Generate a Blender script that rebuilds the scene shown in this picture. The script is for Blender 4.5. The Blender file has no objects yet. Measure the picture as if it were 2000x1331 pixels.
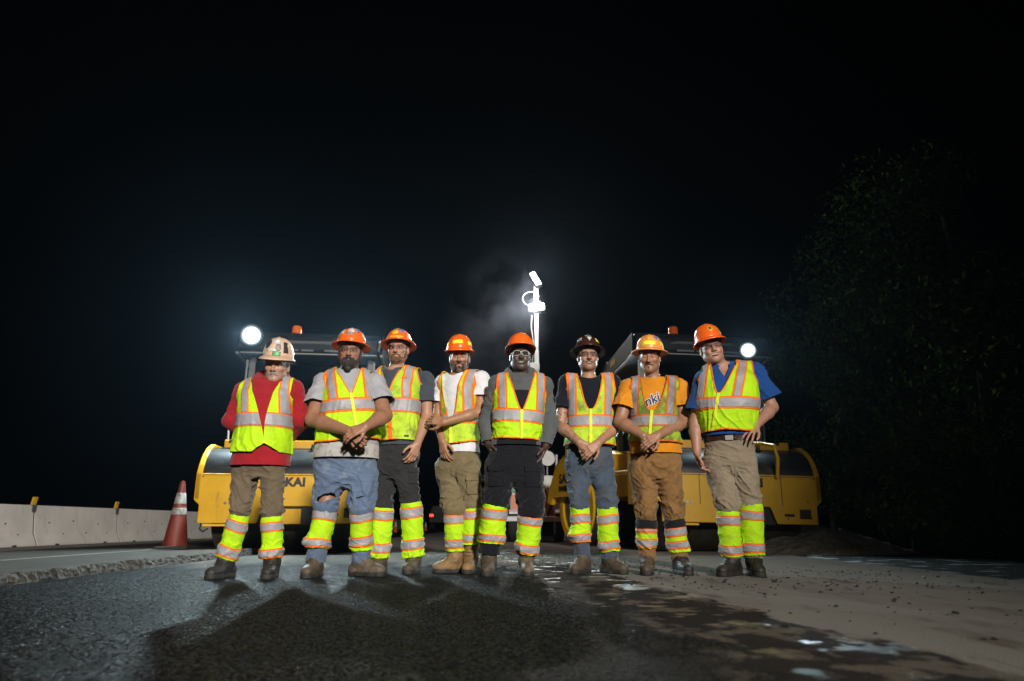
import bpy, bmesh, math, random
import numpy as np
from math import radians, sin, cos, pi
from mathutils import Matrix, Vector

scene = bpy.context.scene
COL = scene.collection
random.seed(7)
RNG = np.random.default_rng(11)

# ------------------------------------------------------------------ camera
CAM_H, PITCH, FPX = 0.355, radians(15.1), 1333.0
cam_data = bpy.data.cameras.new('camera')
cam = bpy.data.objects.new('camera', cam_data)
COL.objects.link(cam)
cam.location = (0, 0, CAM_H)
cam.rotation_euler = (radians(90) + PITCH, 0, 0)
cam_data.sensor_width = 36.0
cam_data.lens = 36.0 * FPX / 2000.0
cam_data.clip_start, cam_data.clip_end = 0.05, 2000
cam_data.dof.use_dof = True
cam_data.dof.focus_distance = 5.3
cam_data.dof.aperture_fstop = 2.2
scene.camera = cam
scene.render.resolution_x, scene.render.resolution_y = 1024, 681

# ------------------------------------------------------------------ night sky
world = bpy.data.worlds.new('World')
scene.world = world
world.use_nodes = True
wn = world.node_tree.nodes
wn.clear()
wsky = wn.new('ShaderNodeTexSky')
wsky.sky_type = 'NISHITA'
wsky.sun_disc = False
wsky.sun_elevation = radians(-6.0)
wsky.sun_rotation = radians(200)
wbg = wn.new('ShaderNodeBackground')
wbg.inputs['Strength'].default_value = 0.035
wout = wn.new('ShaderNodeOutputWorld')
world.node_tree.links.new(wsky.outputs[0], wbg.inputs['Color'])
world.node_tree.links.new(wbg.outputs[0], wout.inputs['Surface'])

# ------------------------------------------------------------------ lights that are not on a machine
def light(name, kind, loc, target, power, color, size=0.2, angle=60, blend=0.5):
    d = bpy.data.lights.new(name, kind)
    d.energy = power
    d.color = color
    if kind == 'AREA':
        d.shape = 'DISK'
        d.size = size
    else:
        d.shadow_soft_size = size
    if kind == 'SPOT':
        d.spot_size = radians(angle)
        d.spot_blend = blend
    o = bpy.data.objects.new(name, d)
    COL.objects.link(o)
    o.location = loc
    o.rotation_euler = (Vector(target) - Vector(loc)).to_track_quat('-Z', 'Y').to_euler()
    return o

# the front work lamp that lights the crew from above and beside the camera
light('front_work_lamp', 'SPOT', (4.4, -12.0, 6.2), (-3.4, 8.0, 2.0), 22000, (1.0, 0.955, 0.88), 0.65, 42, 1.0)

scene.view_settings.view_transform = 'Standard'
scene.view_settings.look = 'None'
scene.view_settings.exposure = 0.0
scene.view_settings.gamma = 1.0
scene.view_settings.use_curve_mapping = False
scene.cycles.use_denoising = True
scene.cycles.max_bounces = 6
scene.cycles.transparent_max_bounces = 12
scene.cycles.sample_clamp_indirect = 4.0
scene.cycles.caustics_reflective = False
scene.cycles.caustics_refractive = False

# ------------------------------------------------------------------ photo geometry helpers
def ray(px, py):
    u = (px - 1000.0) / FPX
    v = (665.5 - py) / FPX
    return np.array([u, cos(PITCH) - v * sin(PITCH), sin(PITCH) + v * cos(PITCH)])

def at(px, py, Y):
    d = ray(px, py)
    t = Y / d[1]
    return np.array([d[0] * t, Y, CAM_H + d[2] * t])

def on_ground(px, py, z=0.0):
    d = ray(px, py)
    t = (z - CAM_H) / d[2]
    return np.array([d[0] * t, d[1] * t, z])

# ------------------------------------------------------------------ object helpers
def tag(o, label=None, cat=None, group=None, kind=None):
    if label: o['label'] = label
    if cat: o['category'] = cat
    if group: o['group'] = group
    if kind: o['kind'] = kind
    return o

def empty(name, loc=(0, 0, 0), rz=0.0, parent=None):
    o = bpy.data.objects.new(name, None)
    COL.objects.link(o)
    o.location = loc
    o.rotation_euler = (0, 0, rz)
    o.empty_display_size = 0.1
    o.parent = parent
    return o

def mesh_obj(name, V, F, mat, parent=None, smooth=True, bevel=0.0, solid=0.0):
    me = bpy.data.meshes.new(name)
    V = np.asarray(V, dtype=np.float64)
    me.from_pydata([tuple(v) for v in V.tolist()], [], [tuple(int(i) for i in f) for f in F])
    me.update()
    if smooth:
        me.polygons.foreach_set('use_smooth', [True] * len(me.polygons))
    if mat is not None:
        me.materials.append(mat)
    o = bpy.data.objects.new(name, me)
    COL.objects.link(o)
    o.parent = parent
    if bevel:
        b = o.modifiers.new('bevel', 'BEVEL')
        b.width, b.segments, b.limit_method, b.angle_limit = bevel, 2, 'ANGLE', radians(40)
    if solid:
        s = o.modifiers.new('solid', 'SOLIDIFY')
        s.thickness, s.offset = solid, -1.0
    return o

def copy_tree(o, parent=None):
    c = o.copy()
    COL.objects.link(c)
    c.parent = parent
    for ch in list(o.children):
        copy_tree(ch, c)
    return c

class MB:
    """collects simple solids into one mesh"""
    def __init__(self):
        self.V, self.F = [], []
    def add(self, V, F):
        n = len(self.V)
        self.V += [tuple(v) for v in V]
        self.F += [tuple(i + n for i in f) for f in F]
        return self
    def box(self, x0, x1, y0, y1, z0, z1):
        V = [(x, y, z) for z in (z0, z1) for y in (y0, y1) for x in (x0, x1)]
        return self.add(V, [(0, 2, 3, 1), (4, 5, 7, 6), (0, 1, 5, 4), (2, 6, 7, 3), (0, 4, 6, 2), (1, 3, 7, 5)])
    def prism(self, poly, axis, d0, d1):
        n = len(poly)
        def pt(p, d):
            return (d, p[0], p[1]) if axis == 'x' else (p[0], d, p[1]) if axis == 'y' else (p[0], p[1], d)
        V = [pt(p, d0) for p in poly] + [pt(p, d1) for p in poly]
        F = [tuple(range(n))[::-1], tuple(range(n, 2 * n))] + [(i, (i + 1) % n, n + (i + 1) % n, n + i) for i in range(n)]
        return self.add(V, F)
    def cyl(self, p0, p1, r0, r1=None, n=20, cap=True):
        r1 = r0 if r1 is None else r1
        p0, p1 = np.array(p0, float), np.array(p1, float)
        d = (p1 - p0) / np.linalg.norm(p1 - p0)
        a = np.cross(d, (0, 0, 1) if abs(d[2]) < 0.9 else (1, 0, 0)); a /= np.linalg.norm(a)
        b = np.cross(d, a)
        ang = [2 * pi * i / n for i in range(n)]
        V = [p0 + r0 * (cos(t) * a + sin(t) * b) for t in ang] + [p1 + r1 * (cos(t) * a + sin(t) * b) for t in ang]
        F = [(i, (i + 1) % n, n + (i + 1) % n, n + i) for i in range(n)]
        if cap:
            F += [tuple(range(n))[::-1], tuple(range(n, 2 * n))]
        return self.add(V, F)
    def tube(self, pts, r, n=8, closed=False):
        pts = [np.array(p, float) for p in pts]
        m = len(pts)
        rr = r if hasattr(r, '__len__') else [r] * m
        V, F = [], []
        a = None
        for i, p in enumerate(pts):
            q0 = pts[i - 1] if (i > 0 or closed) else p
            q1 = pts[(i + 1) % m] if (i < m - 1 or closed) else p
            d = q1 - q0
            d = d / (np.linalg.norm(d) + 1e-9)
            if a is None:
                a = np.cross(d, (0, 0, 1) if abs(d[2]) < 0.9 else (1, 0, 0))
            a = a - d * np.dot(a, d)
            a /= np.linalg.norm(a) + 1e-9
            b = np.cross(d, a)
            V += [p + rr[i] * (cos(2 * pi * k / n) * a + sin(2 * pi * k / n) * b) for k in range(n)]
        for i in range(m if closed else m - 1):
            j = (i + 1) % m
            F += [(i * n + k, i * n + (k + 1) % n, j * n + (k + 1) % n, j * n + k) for k in range(n)]
        if not closed:
            F += [tuple(range(n))[::-1], tuple(range((m - 1) * n, m * n))]
        return self.add(V, F)
    def lathe(self, prof, c=(0, 0, 0), n=28):
        V, F = [], []
        for (r, z) in prof:
            V += [(c[0] + r * cos(2 * pi * k / n), c[1] + r * sin(2 * pi * k / n), c[2] + z) for k in range(n)]
        for i in range(len(prof) - 1):
            F += [(i * n + k, i * n + (k + 1) % n, (i + 1) * n + (k + 1) % n, (i + 1) * n + k) for k in range(n)]
        F += [tuple(range(n))[::-1], tuple(range((len(prof) - 1) * n, len(prof) * n))]
        return self.add(V, F)
    def build(self, name, mat, parent=None, smooth=False, bevel=0.0, solid=0.0):
        o = mesh_obj(name, self.V, self.F, mat, parent, smooth, bevel, solid)
        if smooth:
            flat_angle(o)
        return o

def flat_angle(o, ang=40):
    me = o.data
    bm = bmesh.new(); bm.from_mesh(me)
    bmesh.ops.recalc_face_normals(bm, faces=bm.faces)
    for e in bm.edges:
        if len(e.link_faces) == 2 and e.calc_face_angle(0) > radians(ang):
            e.smooth = False
    bm.to_mesh(me); bm.free()

def text_mesh(txt, size, bold=0.0, extrude=0.002, shear=0.0, space=1.0):
    c = bpy.data.curves.new('lettering', 'FONT')
    c.body = txt
    c.size = size
    c.offset = bold
    c.extrude = extrude
    c.shear = shear
    c.space_character = space
    c.align_x, c.align_y = 'CENTER', 'CENTER'
    c.resolution_u = 3
    t = bpy.data.objects.new('lettering', c)
    COL.objects.link(t)
    dg = bpy.context.evaluated_depsgraph_get()
    me = bpy.data.meshes.new_from_object(t.evaluated_get(dg))
    V = np.array([v.co[:] for v in me.vertices])
    F = [tuple(p.vertices) for p in me.polygons]
    bpy.data.objects.remove(t); bpy.data.curves.remove(c); bpy.data.meshes.remove(me)
    return V, F
# ------------------------------------------------------------------ materials
def mat(name, col, rough=0.6, metal=0.0, var=0.12, vscale=6.0, bump=0.1, bscale=60.0, spec=0.5, dirt=None, dscale=9.0,
        damt=0.4, emit=None, estr=0.0, sheen=0.0, coat=0.0, wrinkle=0.0, attr=False, sss=0.0, dstretch=(1, 1, 1), cover=0.55):
    m = bpy.data.materials.new(name)
    m.use_nodes = True
    nt = m.node_tree
    N, L = nt.nodes, nt.links
    b = N['Principled BSDF']
    b.inputs['Roughness'].default_value = rough
    b.inputs['Metallic'].default_value = metal
    b.inputs['Specular IOR Level'].default_value = spec
    if sheen:
        b.inputs['Sheen Weight'].default_value = sheen
        b.inputs['Sheen Roughness'].default_value = 0.5
    if coat:
        b.inputs['Coat Weight'].default_value = coat
        b.inputs['Coat Roughness'].default_value = 0.12
    if sss:
        b.inputs['Subsurface Weight'].default_value = sss
        b.inputs['Subsurface Radius'].default_value = (0.012, 0.005, 0.003)
        b.inputs['Subsurface Scale'].default_value = 1.0
    tc = N.new('ShaderNodeTexCoord')
    n1 = N.new('ShaderNodeTexNoise')
    n1.inputs['Scale'].default_value = vscale
    n1.inputs['Detail'].default_value = 5
    L.new(tc.outputs['Object'], n1.inputs['Vector'])
    if attr:
        src = N.new('ShaderNodeAttribute')
        src.attribute_name = 'Col'
        csock = src.outputs['Color']
    else:
        src = N.new('ShaderNodeRGB')
        src.outputs[0].default_value = (*col, 1)
        csock = src.outputs[0]
    mr = N.new('ShaderNodeMapRange')
    mr.inputs['From Min'].default_value, mr.inputs['From Max'].default_value = 0.3, 0.7
    mr.inputs['To Min'].default_value, mr.inputs['To Max'].default_value = 1 - var, 1 + var
    L.new(n1.outputs['Fac'], mr.inputs['Value'])
    mul = N.new('ShaderNodeVectorMath'); mul.operation = 'SCALE'
    L.new(csock, mul.inputs[0]); L.new(mr.outputs[0], mul.inputs['Scale'])
    out = mul.outputs[0]
    if dirt is not None:
        mp = N.new('ShaderNodeMapping')
        mp.inputs['Scale'].default_value = dstretch
        L.new(tc.outputs['Object'], mp.inputs['Vector'])
        n2 = N.new('ShaderNodeTexNoise')
        n2.inputs['Scale'].default_value = dscale
        n2.inputs['Detail'].default_value = 8
        n2.inputs['Roughness'].default_value = 0.65
        L.new(mp.outputs[0], n2.inputs['Vector'])
        m2 = N.new('ShaderNodeMapRange')
        m2.inputs['From Min'].default_value, m2.inputs['From Max'].default_value = cover, cover + 0.16
        m2.inputs['To Min'].default_value, m2.inputs['To Max'].default_value = 0, damt
        L.new(n2.outputs['Fac'], m2.inputs['Value'])
        mx = N.new('ShaderNodeMix'); mx.data_type = 'RGBA'
        L.new(m2.outputs[0], mx.inputs['Factor'])
        L.new(out, mx.inputs['A']); mx.inputs['B'].default_value = (*dirt, 1)
        out = mx.outputs['Result']
    L.new(out, b.inputs['Base Color'])
    if bump:
        n3 = N.new('ShaderNodeTexNoise')
        n3.inputs['Scale'].default_value = bscale
        n3.inputs['Detail'].default_value = 4
        L.new(tc.outputs['Object'], n3.inputs['Vector'])
        bp = N.new('ShaderNodeBump')
        bp.inputs['Strength'].default_value = bump
        bp.inputs['Distance'].default_value = 0.01
        L.new(n3.outputs['Fac'], bp.inputs['Height'])
        if wrinkle:
            mpw = N.new('ShaderNodeMapping'); mpw.inputs['Scale'].default_value = (1, 1, 2.2)
            L.new(tc.outputs['Object'], mpw.inputs['Vector'])
            n4 = N.new('ShaderNodeTexNoise'); n4.noise_type = 'RIDGED_MULTIFRACTAL'
            n4.inputs['Scale'].default_value = 6.5; n4.inputs['Detail'].default_value = 3; n4.inputs['Distortion'].default_value = 0.8
            L.new(mpw.outputs[0], n4.inputs['Vector'])
            bw = N.new('ShaderNodeBump'); bw.inputs['Strength'].default_value = wrinkle; bw.inputs['Distance'].default_value = 0.02
            L.new(n4.outputs['Fac'], bw.inputs['Height']); L.new(bw.outputs[0], bp.inputs['Normal'])
        L.new(bp.outputs[0], b.inputs['Normal'])
    if emit:
        b.inputs['Emission Color'].default_value = (*emit, 1)
        b.inputs['Emission Strength'].default_value = estr
    return m

MT = {}
def K(name, *a, **k):
    if name not in MT:
        MT[name] = mat(name, *a, **k)
    return MT[name]

LIME = (0.46, 0.76, 0.010)
K('lime', LIME, 0.7, var=0.12, vscale=5, bump=0.25, bscale=260, spec=0.2, wrinkle=0.2, dirt=(0.27, 0.36, 0.04), dscale=7, damt=0.55, cover=0.53)
K('lime_worn', (0.44, 0.62, 0.035), 0.75, var=0.18, vscale=5, bump=0.25, bscale=260, spec=0.2, wrinkle=0.25, dirt=(0.16, 0.17, 0.06), dscale=11, damt=0.75, cover=0.5)
K('lime_dirty', (0.33, 0.47, 0.03), 0.8, var=0.25, vscale=6, bump=0.25, bscale=260, spec=0.2, wrinkle=0.25, dirt=(0.12, 0.10, 0.04), dscale=8, damt=0.8, cover=0.44)
K('lime_zip', (0.75, 0.85, 0.03), 0.5, bump=0.5, bscale=400)
K('hi_orange', (0.90, 0.17, 0.012), 0.65, var=0.08, bump=0.2, bscale=260, spec=0.2)
K('hi_orange_dirty', (0.62, 0.11, 0.015), 0.7, var=0.15, bump=0.2, bscale=260, spec=0.2, dirt=(0.2, 0.07, 0.02), damt=0.6)
K('silver', (0.31, 0.30, 0.315), 0.5, metal=0.0, var=0.12, vscale=14, bump=0.12, bscale=120, spec=0.4)
K('silver_dirty', (0.27, 0.255, 0.25), 0.55, metal=0.0, var=0.2, vscale=14, bump=0.3, bscale=120, dirt=(0.14, 0.12, 0.09), damt=0.7)
K('hat_orange', (0.88, 0.13, 0.012), 0.28, var=0.05, vscale=8, bump=0.04, bscale=30, coat=0.3, dirt=(0.35, 0.10, 0.03), damt=0.35, dscale=18)
K('hat_faded', (0.66, 0.42, 0.28), 0.38, var=0.12, vscale=10, bump=0.05, dirt=(0.50, 0.42, 0.36), damt=0.85, dscale=20, cover=0.46)
K('hat_tan', (0.80, 0.30, 0.07), 0.36, var=0.12, vscale=10, bump=0.05, dirt=(0.35, 0.15, 0.05), damt=0.6, dscale=22)
K('hat_brown', (0.045, 0.014, 0.010), 0.22, var=0.15, bump=0.04, coat=0.4)
K('white_sticker', (0.62, 0.60, 0.58), 0.45, var=0.25, vscale=60, bump=0.0, dirt=(0.08, 0.08, 0.10), dscale=70, damt=0.9, cover=0.52)
K('grey_sticker', (0.24, 0.23, 0.22), 0.45, var=0.3, vscale=70, bump=0.0, dirt=(0.04, 0.04, 0.05), dscale=60, damt=0.9)
K('black_sticker', (0.03, 0.03, 0.04), 0.45, var=0.3, vscale=70, bump=0.0, dirt=(0.4, 0.38, 0.36), dscale=80, damt=0.8, cover=0.58)
K('yellow_sticker', (0.75, 0.42, 0.015), 0.45, var=0.1, bump=0.0)
K('green_sticker', (0.05, 0.28, 0.09), 0.45, var=0.25, vscale=70, bump=0.0, dirt=(0.5, 0.5, 0.45), dscale=80, damt=0.8, cover=0.58)
K('blue_sticker', (0.12, 0.13, 0.35), 0.45, var=0.2, bump=0.0, dirt=(0.6, 0.58, 0.6), dscale=60, damt=0.9, cover=0.5)
K('lime_strip', (0.80, 0.85, 0.03), 0.4, var=0.05, bump=0.1, bscale=200)
K('skin', (0.4, 0.25, 0.18), 0.48, var=0.10, vscale=40, bump=0.12, bscale=300, attr=True, sss=0.06)
K('eye_white', (0.55, 0.52, 0.49), 0.15, var=0.0, bump=0.0)
K('eye_dark', (0.02, 0.015, 0.012), 0.08, var=0.0, bump=0.0)
K('teeth', (0.62, 0.58, 0.50), 0.25, var=0.05, bump=0.0)
K('hair_dark', (0.012, 0.010, 0.009), 0.55, var=0.6, vscale=120, bump=1.0, bscale=180)
K('hair_brown', (0.035, 0.02, 0.012), 0.55, var=0.5, vscale=120, bump=1.0, bscale=180)
K('hair_red', (0.13, 0.062, 0.025), 0.55, var=0.5, vscale=120, bump=1.0, bscale=180)
K('hair_grey', (0.30, 0.28, 0.26), 0.55, var=0.4, vscale=120, bump=1.0, bscale=180)
K('hair_dark_grey', (0.06, 0.058, 0.055), 0.55, var=0.8, vscale=110, bump=1.0, bscale=180)
K('beard_full', (0.022, 0.018, 0.015), 0.6, var=0.6, vscale=90, bump=1.0, bscale=160, dirt=(0.16, 0.14, 0.12), dscale=40, damt=0.7, cover=0.55)
def cloth(name, col, **k):
    d = dict(rough=0.85, var=0.12, vscale=7, bump=0.3, bscale=220, spec=0.15, sheen=0.12, wrinkle=0.35)
    d.update(k)
    return K(name, col, **d)
cloth('red_fleece', (0.30, 0.012, 0.018))
cloth('grey_tee', (0.33, 0.33, 0.36), dirt=(0.22, 0.19, 0.15), dscale=6, damt=0.5)
cloth('grey_tee_dirty', (0.42, 0.40, 0.38), dirt=(0.10, 0.08, 0.06), dscale=14, damt=0.75, cover=0.52)
cloth('slate_tee', (0.050, 0.060, 0.078))
cloth('white_tee', (0.66, 0.65, 0.68), dirt=(0.25, 0.22, 0.2), dscale=16, damt=0.5, cover=0.62)
cloth('grey_fleece', (0.085, 0.090, 0.092))
cloth('black_fleece', (0.010, 0.010, 0.014))
cloth('black_tee', (0.007, 0.009, 0.016))
cloth('mustard_tee', (0.64, 0.235, 0.012))
cloth('blue_polo', (0.012, 0.062, 0.24))
cloth('brown_khaki', (0.135, 0.103, 0.066), dirt=(0.06, 0.045, 0.03), dscale=5, damt=0.5)
cloth('denim', (0.105, 0.145, 0.225), var=0.25, vscale=5, dirt=(0.30, 0.33, 0.38), dscale=7, damt=0.55, cover=0.54)
cloth('denim_grey', (0.058, 0.080, 0.115), var=0.25, vscale=5, dirt=(0.10, 0.09, 0.075), dscale=6, damt=0.55, cover=0.48)
cloth('charcoal', (0.026, 0.025, 0.026))
cloth('olive_khaki', (0.175, 0.135, 0.072), dirt=(0.08, 0.06, 0.035), dscale=6, damt=0.5)
cloth('black_twill', (0.008, 0.0085, 0.012), bump=0.4)
cloth('duck_brown', (0.235, 0.125, 0.045), dirt=(0.06, 0.032, 0.014), dscale=5, damt=0.75, cover=0.5)
cloth('chino', (0.27, 0.215, 0.15))
cloth('black_mesh', (0.012, 0.012, 0.014))
K('boot_black', (0.022, 0.019, 0.017), 0.55, var=0.35, vscale=14, bump=0.4, bscale=70, dirt=(0.10, 0.085, 0.07), damt=0.4)
K('boot_brown', (0.075, 0.052, 0.034), 0.65, var=0.3, vscale=14, bump=0.4, bscale=70, dirt=(0.15, 0.12, 0.09), damt=0.5)
K('boot_tan', (0.21, 0.125, 0.05), 0.65, var=0.3, vscale=14, bump=0.4, bscale=70, dirt=(0.06, 0.045, 0.03), damt=0.6)
K('boot_grey_brown', (0.12, 0.09, 0.062), 0.65, var=0.3, vscale=14, bump=0.4, bscale=70, dirt=(0.05, 0.04, 0.03), damt=0.6)
K('sole', (0.02, 0.018, 0.016), 0.7, var=0.3, bump=0.4)
K('lace', (0.12, 0.10, 0.075), 0.8, bump=0.2)
K('belt', (0.03, 0.013, 0.008), 0.4, bump=0.2)
K('buckle', (0.45, 0.42, 0.38), 0.3, metal=1.0, bump=0.0)
K('white_plastic', (0.75, 0.75, 0.76), 0.25, bump=0.0, var=0.02)
K('dark_plastic', (0.015, 0.015, 0.016), 0.3, bump=0.0)
K('clear_plastic', (0.17, 0.17, 0.18), 0.15, bump=0.0, var=0.02)
K('cap_cloth', (0.16, 0.15, 0.15), 0.9, bump=0.3)
K('navy_print', (0.018, 0.022, 0.075), 0.7, bump=0.1)
K('white_print', (0.72, 0.70, 0.66), 0.7, bump=0.1)
K('grey_print', (0.25, 0.25, 0.25), 0.7, bump=0.1)

def glass_mat(name, tint=(1, 1, 1), refl=0.12):
    m = bpy.data.materials.new(name)
    m.use_nodes = True
    N, L = m.node_tree.nodes, m.node_tree.links
    N.clear()
    out = N.new('ShaderNodeOutputMaterial')
    t = N.new('ShaderNodeBsdfTransparent'); t.inputs[0].default_value = (*tint, 1)
    g = N.new('ShaderNodeBsdfGlossy'); g.inputs['Roughness'].default_value = 0.05
    f = N.new('ShaderNodeFresnel'); f.inputs[0].default_value = 1.5
    ad = N.new('ShaderNodeMath'); ad.operation = 'ADD'; ad.inputs[1].default_value = refl * 0.3
    L.new(f.outputs[0], ad.inputs[0])
    mx = N.new('ShaderNodeMixShader')
    L.new(ad.outputs[0], mx.inputs[0]); L.new(t.outputs[0], mx.inputs[1]); L.new(g.outputs[0], mx.inputs[2])
    L.new(mx.outputs[0], out.inputs['Surface'])
    MT[name] = m
    return m
glass_mat('lens', (0.92, 0.93, 0.95))
glass_mat('cab_glass', (0.10, 0.13, 0.15))

K('machine_yellow', (0.66, 0.355, 0.006), 0.42, var=0.10, vscale=3, bump=0.05, bscale=20, coat=0.15, dirt=(0.16, 0.095, 0.025), dscale=7, damt=0.6, cover=0.60, dstretch=(1, 1, 0.35))
K('hood_black', (0.018, 0.019, 0.022), 0.34, var=0.1, bump=0.05, bscale=6, dirt=(0.10, 0.10, 0.10), dscale=3, damt=0.3, dstretch=(1, 1, 3))
K('machine_black', (0.010, 0.010, 0.011), 0.45, var=0.2, bump=0.05)
K('roof_dark', (0.017, 0.019, 0.022), 0.5, var=0.15, bump=0.05, spec=0.2)
K('roof_side', (0.008, 0.009, 0.010), 0.7, var=0.15, bump=0.05, spec=0.06)
K('post_grey', (0.10, 0.10, 0.10), 0.45, var=0.15, bump=0.05)
K('decal_dim', (0.07, 0.07, 0.07), 0.5, bump=0.0)
K('roof_trim', (0.20, 0.195, 0.19), 0.45, var=0.1, bump=0.03)
K('drum_steel', (0.10, 0.085, 0.06), 0.45, metal=0.6, var=0.3, bump=0.2, bscale=14, dirt=(0.04, 0.025, 0.015), damt=0.7, dscale=4)
K('rubber', (0.018, 0.018, 0.018), 0.8, bump=0.3)
K('bolt', (0.32, 0.31, 0.30), 0.35, metal=0.9, bump=0.0)
K('decal_black', (0.012, 0.012, 0.012), 0.5, bump=0.0)
K('decal_yellow', (0.75, 0.42, 0.012), 0.5, bump=0.0)
K('decal_grey', (0.16, 0.16, 0.16), 0.5, bump=0.0)
K('amber', (0.75, 0.13, 0.01), 0.12, bump=0.0, var=0.1)
def lamp_glare_glass(name, col, strength, k):
    """lamp glass with the soft glare painted in: emission fades towards the rim (object axes scaled so r = 1 at the rim)"""
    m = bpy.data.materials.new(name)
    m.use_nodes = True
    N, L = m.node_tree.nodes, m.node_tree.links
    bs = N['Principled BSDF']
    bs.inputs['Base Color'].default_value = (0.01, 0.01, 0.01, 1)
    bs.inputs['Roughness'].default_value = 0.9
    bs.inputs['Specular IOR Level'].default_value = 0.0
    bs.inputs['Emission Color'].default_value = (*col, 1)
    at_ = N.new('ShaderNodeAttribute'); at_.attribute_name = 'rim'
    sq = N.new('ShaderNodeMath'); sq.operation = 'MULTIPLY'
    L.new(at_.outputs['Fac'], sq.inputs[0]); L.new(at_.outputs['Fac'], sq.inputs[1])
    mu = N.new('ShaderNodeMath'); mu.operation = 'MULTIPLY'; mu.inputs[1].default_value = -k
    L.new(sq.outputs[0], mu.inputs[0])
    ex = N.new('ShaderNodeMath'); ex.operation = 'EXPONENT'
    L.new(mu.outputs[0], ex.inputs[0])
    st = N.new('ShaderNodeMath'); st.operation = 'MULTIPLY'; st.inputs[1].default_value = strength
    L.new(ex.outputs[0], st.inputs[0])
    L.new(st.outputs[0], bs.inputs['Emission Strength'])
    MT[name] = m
lamp_glare_glass('lamp_glare_lens', (0.74, 0.93, 1.0), 150, 9.0)
K('tower_lens', (1.0, 0.98, 0.92), 0.2, bump=0.0, emit=(1.0, 0.96, 0.90), estr=120)
K('head_lamp_lens', (1.0, 0.98, 0.92), 0.2, bump=0.0, emit=(1.0, 0.95, 0.85), estr=60)
K('galvanised', (0.62, 0.62, 0.62), 0.45, metal=0.1, var=0.15, bump=0.08)
K('white_paint', (0.70, 0.70, 0.68), 0.4, var=0.1, bump=0.05, dirt=(0.3, 0.28, 0.24), damt=0.4)
K('orange_paint', (0.70, 0.15, 0.03), 0.4, var=0.1, bump=0.05)
K('sign_green', (0.012, 0.24, 0.10), 0.4, bump=0.0)
K('cable', (0.55, 0.55, 0.52), 0.6, bump=0.0)
K('concrete_barrier', (0.76, 0.71, 0.66), 0.85, var=0.10, vscale=2.5, bump=0.25, bscale=30, spec=0.2, dirt=(0.36, 0.32, 0.28), dscale=4, damt=0.5, dstretch=(1, 1, 0.4), cover=0.55)
K('steel_plate', (0.20, 0.19, 0.18), 0.5, metal=0.5, bump=0.1)
K('slot_dark', (0.02, 0.018, 0.016), 0.9, bump=0.0)
K('delineator', (0.80, 0.46, 0.02), 0.5, bump=0.05)
K('cone_orange', (0.13, 0.016, 0.006), 0.5, var=0.2, vscale=9, bump=0.08, bscale=25, dirt=(0.14, 0.03, 0.02), damt=0.7, dscale=6, cover=0.48)
K('cone_band', (0.30, 0.285, 0.27), 0.4, var=0.15, bump=0.05, dirt=(0.08, 0.07, 0.07), damt=0.9, dscale=16, cover=0.48)
K('cone_clean', (0.75, 0.12, 0.02), 0.5, var=0.1, bump=0.05)
K('cone_clean_band', (0.7, 0.68, 0.66), 0.4, var=0.1, bump=0.05)
K('leaf_dark', (0.042, 0.090, 0.014), 0.7, var=0.6, vscale=2.5, bump=0.0, spec=0.12)
K('leaf_mid', (0.075, 0.155, 0.02), 0.7, var=0.6, vscale=2.5, bump=0.0, spec=0.12)
K('leaf_yellow', (0.20, 0.22, 0.02), 0.7, var=0.5, vscale=3.5, bump=0.0, spec=0.12)
K('bark', (0.07, 0.05, 0.035), 0.9, var=0.3, bump=0.6, bscale=20)
K('gravel_pile', (0.22, 0.20, 0.18), 0.9, var=0.35, vscale=30, bump=0.8, bscale=50)
K('crumb', (0.020, 0.018, 0.017), 0.7, var=0.4, vscale=30, bump=0.4)
K('pink_paint', (0.8, 0.06, 0.16), 0.6, bump=0.1)
K('tail_red', (0.5, 0.01, 0.01), 0.3, emit=(1.0, 0.04, 0.02), estr=4)
# ------------------------------------------------------------------ smooth solid modelling (distance fields -> meshes)
def v3(*a):
    return np.array(a, dtype=np.float64)

def unit(v):
    v = np.asarray(v, float)
    return v / (np.linalg.norm(v) + 1e-12)

class Prim:
    def __init__(self, fn, lo, hi):
        self.fn, self.lo, self.hi = fn, np.asarray(lo, float), np.asarray(hi, float)

def rcone(a, b, ra, rb):
    a, b = np.asarray(a, float), np.asarray(b, float)
    ab = b - a
    L2 = float(ab @ ab) + 1e-12
    def fn(X, Y, Z):
        x, y, z = X - a[0], Y - a[1], Z - a[2]
        t = np.clip((x * ab[0] + y * ab[1] + z * ab[2]) / L2, 0, 1)
        return np.sqrt((x - t * ab[0]) ** 2 + (y - t * ab[1]) ** 2 + (z - t * ab[2]) ** 2) - (ra + (rb - ra) * t)
    r = max(ra, rb)
    return Prim(fn, np.minimum(a, b) - r, np.maximum(a, b) + r)

def rcone_cut(a, b, ra, rb, ext=0.0):
    """tapered tube that ends in a flat cut ext past b"""
    c = rcone(a, b + unit(b - a) * 0.1, ra, rb + (rb - ra) * 0.1 / max(np.linalg.norm(b - a), 1e-6))
    u = unit(b - a)
    L = np.linalg.norm(b - a)
    def fn(X, Y, Z):
        d = c.fn(X, Y, Z)
        p = (X - a[0]) * u[0] + (Y - a[1]) * u[1] + (Z - a[2]) * u[2] - L - ext
        return np.maximum(d, p)
    return Prim(fn, c.lo, c.hi)

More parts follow.
